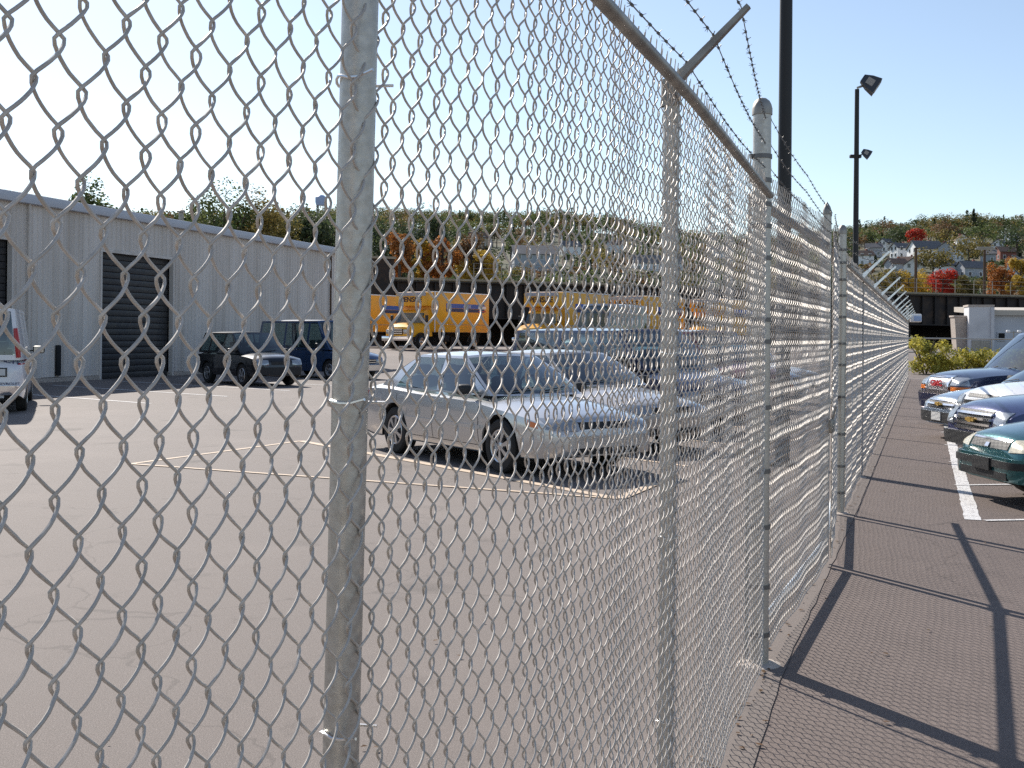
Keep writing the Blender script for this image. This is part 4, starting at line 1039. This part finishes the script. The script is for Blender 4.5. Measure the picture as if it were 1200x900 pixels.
def crown_mb(b, x, y, z, H, Wd, n, size, rr, conifer=False, lobes=7, mi=0, bushy=False):
    if bushy:
        for k in range(16):
            g = rr.uniform(0, 6.28); q = rr.random() ** .6; f = rr.uniform(.12, .86); r_ = Wd * .40 * q * math.sqrt(max(.1, 1 - (f - .35) ** 2 * 1.6)); rad = Wd * rr.uniform(.13, .2)
            leaves(b, (x + math.cos(g) * r_, y + math.sin(g) * r_, z + H * f), (rad, rad, min(rad, H * .2)), int(n / 16), size, rr, mi, .35)
        return
    if conifer:
        for k in range(6):
            f = k / 5; leaves(b, (x, y, z + H * (.2 + .75 * f)), (Wd * .5 * (1 - .85 * f), Wd * .5 * (1 - .85 * f), H * .09), int(n / 6), size, rr, mi, .2)
        return
    leaves(b, (x, y, z + H * .62), (Wd * .38, Wd * .38, H * .32), int(n * .3), size, rr, mi)
    for k in range(lobes):
        g = 6.28 * k / lobes + rr.uniform(-.4, .4); e = rr.uniform(-.35, .9); rad = Wd * rr.uniform(.17, .27)
        leaves(b, (x + math.cos(g) * Wd * .30 * math.cos(e), y + math.sin(g) * Wd * .30 * math.cos(e), z + H * (.60 + .26 * math.sin(e))), (rad, rad, rad * .85), int(n * .7 / lobes), size, rr, mi, .45)
def trunk_mb(H, Wd, rr):
    b = MB(); r = H * .022 + .03
    b.tube([(0, 0, -.5), (rr.uniform(-.1, .1), 0, H * .3), (rr.uniform(-.2, .2), rr.uniform(-.2, .2), H * .62)], [r * 1.25, r, r * .55], 8)
    for k in range(6):
        g = rr.uniform(0, 6.3); z0 = H * rr.uniform(.28, .55)
        b.tube([(0, 0, z0), (math.cos(g) * Wd * .17, math.sin(g) * Wd * .17, z0 + H * .13), (math.cos(g) * Wd * .33, math.sin(g) * Wd * .33, z0 + H * .25)], [r * .5, r * .35, r * .12], 6)
    return b
def tree(label, loc, H, Wd, leaf, seed, n=900, size=.3, conifer=False, name='tree', lobes=8, cat='tree', bushy=False):
    rr = random.Random(seed); t = thing(name, label, cat, loc)
    trunk_mb(H, Wd, rr).build('trunk', MAT['bark'], t)
    b = MB(); crown_mb(b, 0, 0, 0, H, Wd, n, size, rr, conifer, lobes, 0, bushy); b.build('crown', LEAF[leaf], t, 0)
    return t

# houses on the slope: (px, py of the ground line, width m, eave height, wall, roof, turned, label)
HOUSES = [
 (1056, 303, 9, 5.5, 'house_white', 'roof_grey', .3, 'white gabled house on the hill above the light pole base'),
 (1024, 301, 8, 5.0, 'house_grey', 'roof_grey', -.2, 'pale grey house half hidden by trees right of the light pole'),
 (1084, 306, 14, 6.0, 'house_white', 'roof_grey', .15, 'long white house in the middle of the hillside'),
 (1108, 310, 9, 8.0, 'house_grey', 'roof_grey', 1.2, 'tall bluish grey gabled house beside the long white house'),
 (1127, 296, 9, 7.0, 'house_white', 'roof_brown', 1.35, 'white house with a steep gable high on the hill'),
 (1064, 318, 8, 4.5, 'house_tan', 'roof_brown', -.3, 'orange roofed small house low on the hill'),
 (1072, 326, 10, 5.5, 'house_white', 'roof_grey', 1.1, 'white house low on the hill left of the red tree'),
 (1108, 324, 8, 5.0, 'house_white', 'roof_grey', .4, 'white house behind the red tree'),
 (1137, 326, 10, 4.5, 'house_grey', 'roof_grey', .2, 'dark roofed grey house right of the red tree'),
 (1172, 298, 9, 5.5, 'house_white', 'roof_grey', .9, 'white house with bright gable right of the utility pole'),
 (1178, 305, 9, 4.5, 'house_brick', 'roof_brown', .1, 'red brick house near the right edge of the hill'),
 (1196, 333, 8, 4.5, 'house_white', 'roof_grey', .3, 'white house at the right edge low on the hill'),
 (1040, 296, 8, 5.5, 'house_white', 'roof_grey', .5, 'small white house right of the far light pole near the ridge'),
 (1012, 312, 8, 5.5, 'house_white', 'roof_brown', .1, 'white house low on the hill left of the far light pole'),
 (1118, 306, 8, 6.0, 'house_white', 'roof_grey', .7, 'white house just right of the bluish grey house'),
 (1146, 286, 7, 4.5, 'house_white', 'roof_brown', .2, 'white house high on the hill right of the steep gable'),
 (1184, 286, 8, 4.5, 'house_white', 'roof_grey', .3, 'small white house near the ridge at the right edge'),
 (1190, 318, 8, 5.0, 'house_white', 'roof_grey', 1.0, 'white house among trees above the golden tree'),
 (1050, 322, 8, 5.0, 'house_grey', 'roof_brown', .3, 'grey house low on the hill above the yellow tree'),
 (668, 300, 10, 5.5, 'house_white', 'roof_grey', .3, 'white house right of the large grey building behind the mesh'),
 (560, 290, 10, 5.5, 'house_tan', 'roof_brown', .3, 'tan house above the gold brown tree behind the mesh'),
 (1158, 308, 7, 4.5, 'house_grey', 'roof_grey', -.4, 'small grey house behind the utility pole'),
 (452, 294, 12, 6.0, 'house_grey', 'roof_grey', .1, 'grey house with a broad roof left on the hill behind the mesh'),
 (494, 292, 10, 7.5, 'house_grey', 'roof_grey', 1.1, 'pale grey gabled house beside the orange tree behind the mesh'),
 (626, 316, 19, 6.5, 'house_grey', 'roof_grey', .1, 'large pale blue grey building above the viaduct behind the mesh'),
 (770, 318, 24, 3.5, 'house_white', 'roof_grey', .05, 'long low white building above the viaduct near the thin post'),
 (720, 296, 9, 5.0, 'house_white', 'roof_brown', .4, 'small white house on the slope behind the mesh'),
 (846, 304, 10, 5.5, 'house_white', 'roof_grey', -.2, 'white house on the slope seen just left of the thick post'),
]
spots = []
for i, (px, py, w, eh, wall, roof, rz, lab) in enumerate(HOUSES):
    w *= .78; eh = max(3.4, eh * .82)
    p = on_hill(px, py); spots.append((p, w)); dpt = w * .75 if w < 16 else w * .45
    t = thing('house', lab, 'house', p - Vector((0, 0, .3)), rz)
    MB().box((0, 0, eh / 2 - .8), (w, dpt, eh + 1.6)).build('wall', MAT[wall], t, 0)
    rh = min(dpt * .42, 3.4); o = .45
    b = MB(); L = w / 2 + o; D = dpt / 2 + o; z = eh - .12
    b.add([(-L, -D, z), (L, -D, z), (L, 0, z + rh), (-L, 0, z + rh), (-L, D, z), (L, D, z), (-L, -D, z - .2), (L, -D, z - .2), (L, 0, z + rh - .2), (-L, 0, z + rh - .2), (-L, D, z - .2), (L, D, z - .2)],
          [(0, 1, 2, 3), (3, 2, 5, 4), (6, 9, 8, 7), (9, 10, 11, 8), (0, 6, 7, 1), (4, 5, 11, 10), (0, 3, 9, 6), (3, 4, 10, 9), (1, 7, 8, 2), (2, 8, 11, 5)])
    r_ = b.build('roof', MAT[roof], t, 0)
    W2 = w / 2 - .01
    for s_ in (-1, 1):
        gb = MB(); gb.add([(s_ * W2, -dpt / 2, z), (s_ * W2, dpt / 2, z), (s_ * W2, 0, z + rh - .25)], [(0, 1, 2)]); gb.build('gable', MAT[wall], t, 0)
    MB().box((w * .2, dpt * .12, eh + rh * .8), (.7, .7, 1.8)).build('chimney', MAT['house_brick'], r_, 0)
    win = MB().box((0, 0, 0), (.95, .06, 1.35)).mesh('window', MAT['pane'], 0)
    fr = MB().box((0, 0, .72), (1.2, .1, .12)).box((0, 0, -.72), (1.2, .1, .12)).box((.54, 0, 0), (.12, .1, 1.4)).box((-.54, 0, 0), (.12, .1, 1.4)).mesh('window_frame', MAT['house_white'], 0)
    for fl in range(2 if eh > 4.4 else 1):
        for k in range(max(2, int(w / 3))):
            xx = -w / 2 + w * (k + .5) / max(2, int(w / 3))
            o_ = link('window', win, t); o_.location = (xx, -dpt / 2 - .02, 1.5 + 2.7 * fl); link('window_frame', fr, o_)
        for k in range(2):
            for s_ in (-1, 1):
                o_ = link('window', win, t); o_.location = (s_ * (w / 2 + .02), -dpt * .22 + dpt * .44 * k, 1.5 + 2.7 * fl); o_.rotation_euler = (0, 0, R(90)); link('window_frame', fr, o_)

# far woods: one mass in three leaf colours
rr = random.Random(11); woods = {k: MB() for k in ('green', 'dark', 'olive', 'brown')}; wt_ = MB(); cnt = 0
tries = 0
while cnt < 4200 and tries < 40000:
    tries += 1
    y = SC * (150 + 285 * rr.random() ** .8); a = rr.uniform(-.62, .62) if rr.random() < .72 else rr.choice((-1, 1)) * rr.uniform(.62, 1.25); x = a * y
    if rr.random() < .35: y = SC * rr.uniform(395, 440); x = a * y
    bad = False
    for p, w in spots:
        dx = abs(x - p.x * (y / p.y)); dy = p.y - y
        if dx < w * .55 + 2.2 and -6 - w * .3 < dy < 9: bad = True; break
    if bad: continue
    cnt += 1; z = hz(x, y); H = rr.uniform(7, 11.5) if y < 380 * SC else rr.uniform(9, 15); Wd = H * rr.uniform(.75, 1.05)
    for (p, w), hs_ in zip(spots, HOUSES):
        if y < p.y and abs(x / y - p.x / p.y) < (w * .55) / p.y + Wd * .42 / y:
            lim = (p.z + .22 * hs_[3] - EYE) / p.y * y + EYE - z
            if lim < H: H = lim; Wd = min(Wd, max(H, 1.5) * 1.3)
    if H < 1.6: continue
    k = rr.choices(['green', 'dark', 'olive', 'brown'], [4, 3.2, 2.4, 1.5])[0]
    con = k == 'dark' and rr.random() < .3
    vis = -.16 < a < .5
    crown_mb(woods[k], x, y, z - .4, H, Wd * (.55 if con else 1), 190 if vis else 42, .48 + (0 if vis else .6), rr, con, 6)
    wt_.tube([(x, y, z - 1), (x, y, z + H * .55)], [.25, .12], 4, False)
for k, lab in (('green', 'mid green trees massed over the hillside'), ('dark', 'dark green trees and conifers massed over the hillside'), ('olive', 'olive and yellowing trees massed over the hillside'), ('brown', 'russet brown trees massed over the hillside')):
    tag(woods[k].build('woods', LEAF[k], None, 0), lab, 'woods', kind='stuff')
tag(wt_.build('woods', MAT['bark'], None, 40), 'dim trunks below the crowns of the hillside woods', 'woods', kind='stuff')

# single trees one can pick out: (label, px, py ground, H, W, colour)
for i, (lab, px, py, H, Wd, col) in enumerate((
    ('scarlet round tree high on the hill above the thin utility pole', 1073, 300, 9, 7, 'red'),
    ('large dark evergreen at the right edge of the hillside', 1192, 312, 12, 12, 'dark'),
    ('tall conifer standing out on the ridge against the sky', 1141, 275, 11, 5, 'dark'),
    ('olive tree right of the bluish grey house', 1135, 318, 10, 12, 'olive'),
    ('yellowish tree below the long white house', 1093, 328, 8, 10, 'olive'),
    ('brown round tree beside the steep gabled house', 1108, 291, 9, 9, 'brown'),
    ('green tree right of the steep gabled house', 1150, 296, 11, 12, 'green'),
    ('dark green tree left of the scarlet tree on the hill', 1055, 298, 10, 11, 'dark'),
    )):
    tree(lab, on_hill(px, py), H * 1.35, Wd * 1.35, col, 100 + i, 1300, .40, conifer=(lab.startswith('tall conifer')))

# ------------------------------------------------------------------ railway viaduct: dark girders on piers
VA, VB = Vector((-14, 88, 0)), Vector((190, 174, 0))
vd = (VB - VA).normalized(); vn = Vector((vd.y, -vd.x, 0)); VL = (VB - VA).length; VZ = 5.9
va = thing('railway_viaduct', 'long black steel girder railway viaduct behind the yellow trucks', 'bridge', VA, math.atan2(vd.y, vd.x))
nb = 24; bl = VL / nb
for i in range(nb):
    x0 = i * bl; hi = VZ
    MB().box((x0 + bl / 2, 0, hi - 1.5), (bl - .06, .10, 2.9)).build('girder', MAT['girder' if i % 2 else 'girder2'], va, 0)
    MB().box((x0 + bl / 2, -.15, hi - .08), (bl - .03, .55, .09)).build('flange', MAT['girder'], va, 0)
    MB().box((x0 + bl / 2, -.15, hi - 2.9), (bl - .03, .55, .09)).build('flange', MAT['girder'], va, 0)
    me = MB().box((0, 0, 0), (.09, .26, 2.68)).mesh('stiffener', MAT['girder'], 0)
    for k in range(6):
        o = link('stiffener', me, va); o.location = (x0 + (k + .5) * bl / 6, -.19, hi - 1.49)
    MB().box((x0 + .4, 1.6, (hi - 3.0) / 2), (1.3, 3.4, hi - 3.0), b=.08).build('pier', MAT['conc' if i in (9,) else 'girder2'], va)
MB().box((VL / 2, 5, VZ + .05), (VL, 10.0, .3)).build('deck', MAT['ballast'], va, 0)
MB().box((VL / 2, 9.6, VZ / 2 - .2), (VL, .4, VZ)).build('back_wall', MAT['girder'], va, 0)
MB().box((VL / 2, -.02, VZ + .13), (VL, .5, .16)).build('coping', MAT['ballast'], va, 0)
# raised stretch at the left
MB().box((-4.5, -.3, 3.9), (19.0, .5, 7.2)).build('abutment', MAT['girder2'], va, 0)
MB().box((-4.5, -.35, 7.58), (19.2, .7, .18)).build('coping', MAT['ballast'], va, 0)
# fence on the deck
pm = MB().tube([(0, 0, 0), (0, 0, 1.35)], .035, 6).mesh('railing_post', MAT['galv_dull'], 40)
for k in range(int(VL / 2.4)):
    if k < 5: continue
    o = link('railing_post', pm, va); o.location = (k * 2.4, .5, VZ + .2)
for z in (.5, .95, 1.35): MB().tube([(12, .5, VZ + .2 + z), (VL, .5, VZ + .2 + z)], .02, 5).build('railing_bar', MAT['galv_dull'], va)
def on_deck(px, back=3.0):
    a, e = ray(px, 340); # intersect with the deck line set back a little
    O = VA - vn * back
    t = (a * O.y - O.x) / (vd.x - a * vd.y); p = O + vd * t; return Vector((p.x, p.y, VZ + .2))
for i, (lab, px, topy, wpx, col, back) in enumerate((
    ('bright yellow shrubby tree on the viaduct under the scarlet tree', 1066, 315, 44, 'yellow', 7),
    ('low olive tree on the viaduct right beside the far light pole', 1038, 318, 40, 'olive', 7.5),
    ('wide scarlet bush spreading over the viaduct', 1104, 317, 40, 'red', 8.5),
    ('yellow brown bush between the red bush and utility pole', 1132, 324, 34, 'olive', 7),
    ('golden yellow tree at the right edge on the viaduct', 1197, 304, 30, 'yellow', 5),
    ('orange tree on the viaduct left of the golden yellow tree', 1173, 303, 36, 'orange', 8),
    ('rusty orange tree on the raised track behind the mesh', 519, 262, 46, 'orange', 5),
    ('gold brown tree beside the rusty orange tree behind the mesh', 552, 268, 48, 'brown', 6),
    ('low yellow bush on the track below the rusty tree', 560, 297, 60, 'yellow', 4),
    ('small pale orange bush on the track right of the near post', 468, 272, 44, 'orange', 6),
    ('yellow bush on the track edge beside the rusty orange tree', 494, 280, 26, 'yellow', 6),
    )):
    p = on_deck(px, back); H = (EYE + ray(px, topy)[1] * p.y - p.z) * 1.08; Wd = wpx * p.y / FPX * 1.1
    tree(lab, p, H, Wd, col, 200 + i, 2600, .085 + .010 * H, name='tree' if H > 3 else 'bush', lobes=9, cat='tree' if H > 3 else 'bush', bushy=True)
def upole(lab, px, topy, back, arms):
    p = on_deck(px, back); e = ray(px, topy)[1]; H = EYE + e * p.y - p.z
    t = thing('utility_pole', lab, 'utility pole', p)
    MB().tube([(0, 0, -.1), (0, 0, H)], [.17, .12], 8).build('mast', MAT['wood_pole'], t)
    if arms:
        a = MB().box((0, -.12, H - .15), (2.0, .14, .16)).box((0, -.12, H - .02), (1.5, .3, .14), b=.04).build('cross_arm', MAT['galv_dull'], t)
        for s_ in (-.8, .8): MB().tube([(s_, -.12, H - .08), (s_, -.12, H + .1)], .04, 6).build('insulator', MAT['galv_dull'], a)
    else: MB().box((0, 0, H - .1), (.4, .1, .1)).build('cross_arm', MAT['wood_pole'], t, 0)
upole('thin wooden utility pole above the viaduct below the scarlet tree', 1073, 290, 2.0, False)
upole('brown utility pole with a pale top bar above the viaduct', 1153.5, 290, 2.0, True)

# ------------------------------------------------------------------ pale shed, guard rails and shrubs past the end of the walkway
sh = thing('pale_shed', 'low pale shed with small dark windows in front of the viaduct', 'building', (31.5, 76, .8), -.05)
w_ = 12.0; hh = 2.45
MB().box((w_ / 2, 3, hh / 2 - .4), (w_, 6, hh + .8)).build('wall', MAT['shed'], sh, 0)
rb = MB(); rb.add([(-.25, -.4, hh), (w_ + .3, -.4, hh), (w_ + .3, 6.3, hh + .35), (-.25, 6.3, hh + .35), (-.25, -.4, hh + .34), (w_ + .3, -.4, hh + .34), (w_ + .3, 6.3, hh + .7), (-.25, 6.3, hh + .7)], [(0, 3, 2, 1), (4, 5, 6, 7), (0, 1, 5, 4), (1, 2, 6, 5), (2, 3, 7, 6), (3, 0, 4, 7)])
rb.build('roof', MAT['shed_roof'], sh, 0)
for x in (.75, 2.3, 4.1, 5.9):
    o = MB().box((x, -.03, 1.05), (.42, .08, .46)).build('window', MAT['dark'], sh, 0)
    MB().box((x, -.05, 1.31), (.54, .1, .06)).box((x, -.05, .79), (.54, .12, .06)).box((x - .24, -.05, 1.05), (.06, .1, .46)).box((x + .24, -.05, 1.05), (.06, .1, .46)).build('window_frame', MAT['shed'], o, 0)
bk = thing('white_block', 'narrow whitewashed block adjoining the left end of the shed', 'building', (29.9, 75.4, .8), -.22)
MB().box((.75, 1.0, 1.1), (1.5, 2, 3.8)).build('wall', MAT['white_wall'], bk, 0)
MB().box((.75, 1.0, 3.06), (1.62, 2.12, .12)).build('coping', MAT['conc'], bk, 0)
MB().box((.72, -.03, .35), (1.1, .06, .9)).build('shutter', MAT['galv_dull'], bk, 0)
MB().box((1.44, -.06, 1.1), (.2, .12, 3.7)).build('corner_pilaster', MAT['white_wall'], bk, 0)
pr_ = thing('concrete_pier', 'tapered concrete pier under the viaduct beside the white block', 'pier', (29.72, 76.6, .8), 0)
b = MB(); b.add([(-.25, -.4, -.5), (.35, -.4, -.5), (.35, .4, -.5), (-.25, .4, -.5), (-.45, -.4, 2.3), (.3, -.4, 2.3), (.3, .4, 2.3), (-.45, .4, 2.3)], [(0, 1, 5, 4), (1, 2, 6, 5), (2, 3, 7, 6), (3, 0, 4, 7), (4, 5, 6, 7)])
b.build('shaft', MAT['conc'], pr_, 0)
MB().box((-.08, 0, 2.36), (.85, .9, .12), b=.02).build('cap', MAT['conc'], pr_)
def prail(lab, a, b_, zs, n):
    t = thing('guard_rail', lab, 'guard rail', a); a = Vector(a); d = Vector(b_) - a
    for z in zs: MB().tube([(0, 0, z), (d.x, d.y, z)], .035, 8).build('rail', MAT['galv'], t)
    for k in range(n + 1): MB().tube([(d.x * k / n, d.y * k / n, -.2), (d.x * k / n, d.y * k / n, zs[0])], .03, 8).build('post', MAT['galv_dull'], t)
prail('grey pipe guard rail past the end of the walkway', (18.5, 56, .38), (36, 57.5, .38), (1.30, .62), 7)
for i, (x, y, H, Wd, lab) in enumerate(((18.3, 51.0, 1.75, 2.0, 'tallest yellow green shrub just past the fence end post'), (20.1, 51.4, 1.15, 2.2, 'low yellow green shrub left of the navy car hood'), (22.0, 52.0, 1.2, 2.2, 'yellow green shrub behind the navy car hood'),
                               (24.2, 52.6, 1.25, 2.4, 'yellow green shrub behind the navy car roof'), (26.6, 53.0, 1.1, 2.4, 'green shrub at the right edge behind the cars'))):
    rr = random.Random(300 + i); t = thing('shrub', lab, 'shrub', (x, y, .12))
    b = MB(); 
    for k in range(11):
        g = rr.uniform(0, 6.3); b.tube([(0, 0, -.2), (math.cos(g) * Wd * .2, math.sin(g) * Wd * .2, H * .5), (math.cos(g) * Wd * .4, math.sin(g) * Wd * .4, H * rr.uniform(.7, 1))], [.02, .014, .005], 5)
    b.build('stem', MAT['bark'], t)
    b = MB()
    for k in range(22): leaves(b, (rr.uniform(-.5, .5) * Wd, rr.uniform(-.42, .42) * Wd, H * rr.uniform(.1, .85)), (.42, .4, .28), 110, .07, rr, 0, .1)
    b.build('foliage', LEAF['lime'], t, 0)
# yard lamp by the shed
yl = thing('yard_lamp', 'twin headed white yard lamp in front of the shed window', 'lamp', (27.0, 62, .6))
MB().tube([(0, 0, 0), (0, 0, 1.5)], .03, 8).build('post', MAT['galv_dull'], yl)
MB().bar((-.3, 0, 1.45), (.3, 0, 1.45), .04, .04).build('cross_bar', MAT['galv_dull'], yl)
for s_ in (-.3, .3): MB().box((s_, 0, 1.5), (.2, .16, .13), b=.04).build('lamp_head', MAT['truck_white'], yl)

# ------------------------------------------------------------------ trees and tank behind the warehouse
for i, (lab, px, d, topy, Wd, col) in enumerate((
    ('small bare-topped green tree peeking over the warehouse roof', 106, 62, 212, 3.2, 'green'),
    ('tall loose green tree above the warehouse roof', 262, 78, 214, 5.2, 'green'),
    ('loose green tree next to the tall one above the roof', 296, 80, 222, 4.6, 'olive'),
    ('darker tree above the roof end left of the near post', 348, 92, 247, 6.5, 'dark'),
    ('low olive tree above the roof near the corner', 322, 88, 246, 5.0, 'olive'),
    ('dark round tree beside the near post above the roof end', 380, 96, 252, 6, 'dark'),
    ('dark leafy tree on the left hill behind the near post', 455, 120, 254, 8, 'dark'),
    ('tall dark pine clump on the hill left of the rusty tree', 497, 130, 244, 6.5, 'dark'))):
    a, e = ray(px, topy); H = EYE + e * d - .7
    tree(lab, (a * d, d, .7), H * 1.12, Wd, col, 400 + i, 5500, .11 if d < 90 else .15)
a, e = ray(376, 228); d = 150
wt2 = thing('water_tank', 'pale blue water tank on thin legs above the distant trees', 'water tank', (a * d, d, 3))
Ht = EYE + e * d - 3
MB().lathe([(.001, Ht - 1.5), (.6, Ht - 1.4), (.72, Ht - 1.0), (.72, Ht - .35), (.4, Ht - .08), (.001, Ht)], 16).build('tank', MAT['tank'], wt2)
for k in range(4):
    g = k * 1.571 + .7; MB().tube([(math.cos(g) * 1.2, math.sin(g) * 1.2, 0), (math.cos(g) * .55, math.sin(g) * .55, Ht - 1.3)], .06, 6).build('leg', MAT['galv_dull'], wt2)

# ------------------------------------------------------------------ dry leaves and grit gathered at the foot of the fence
rr = random.Random(77); lf = MB()
for k in range(420):
    y = rr.uniform(3.6, 26) if k % 3 else rr.uniform(3.6, 12); x = fence_x(y) + (rr.gauss(.02, .07) if k % 4 else rr.uniform(-3, 2.2))
    s_ = rr.uniform(.008, .022); g_ = rr.uniform(0, 6.3); z0 = .013
    c_, q_ = math.cos(g_) * s_, math.sin(g_) * s_
    lf.add([(x - c_, y - q_, z0 + rr.uniform(0, .006)), (x + q_ * .6, y - c_ * .6, z0 + .004), (x + c_, y + q_, z0 + rr.uniform(0, .008)), (x - q_ * .6, y + c_ * .6, z0 + .005)], [(0, 1, 2, 3)])
tag(lf.build('fallen_leaves', LEAF['brown'], None, 0), 'dry fallen leaves scattered along the foot of the fence', 'leaves', kind='stuff')
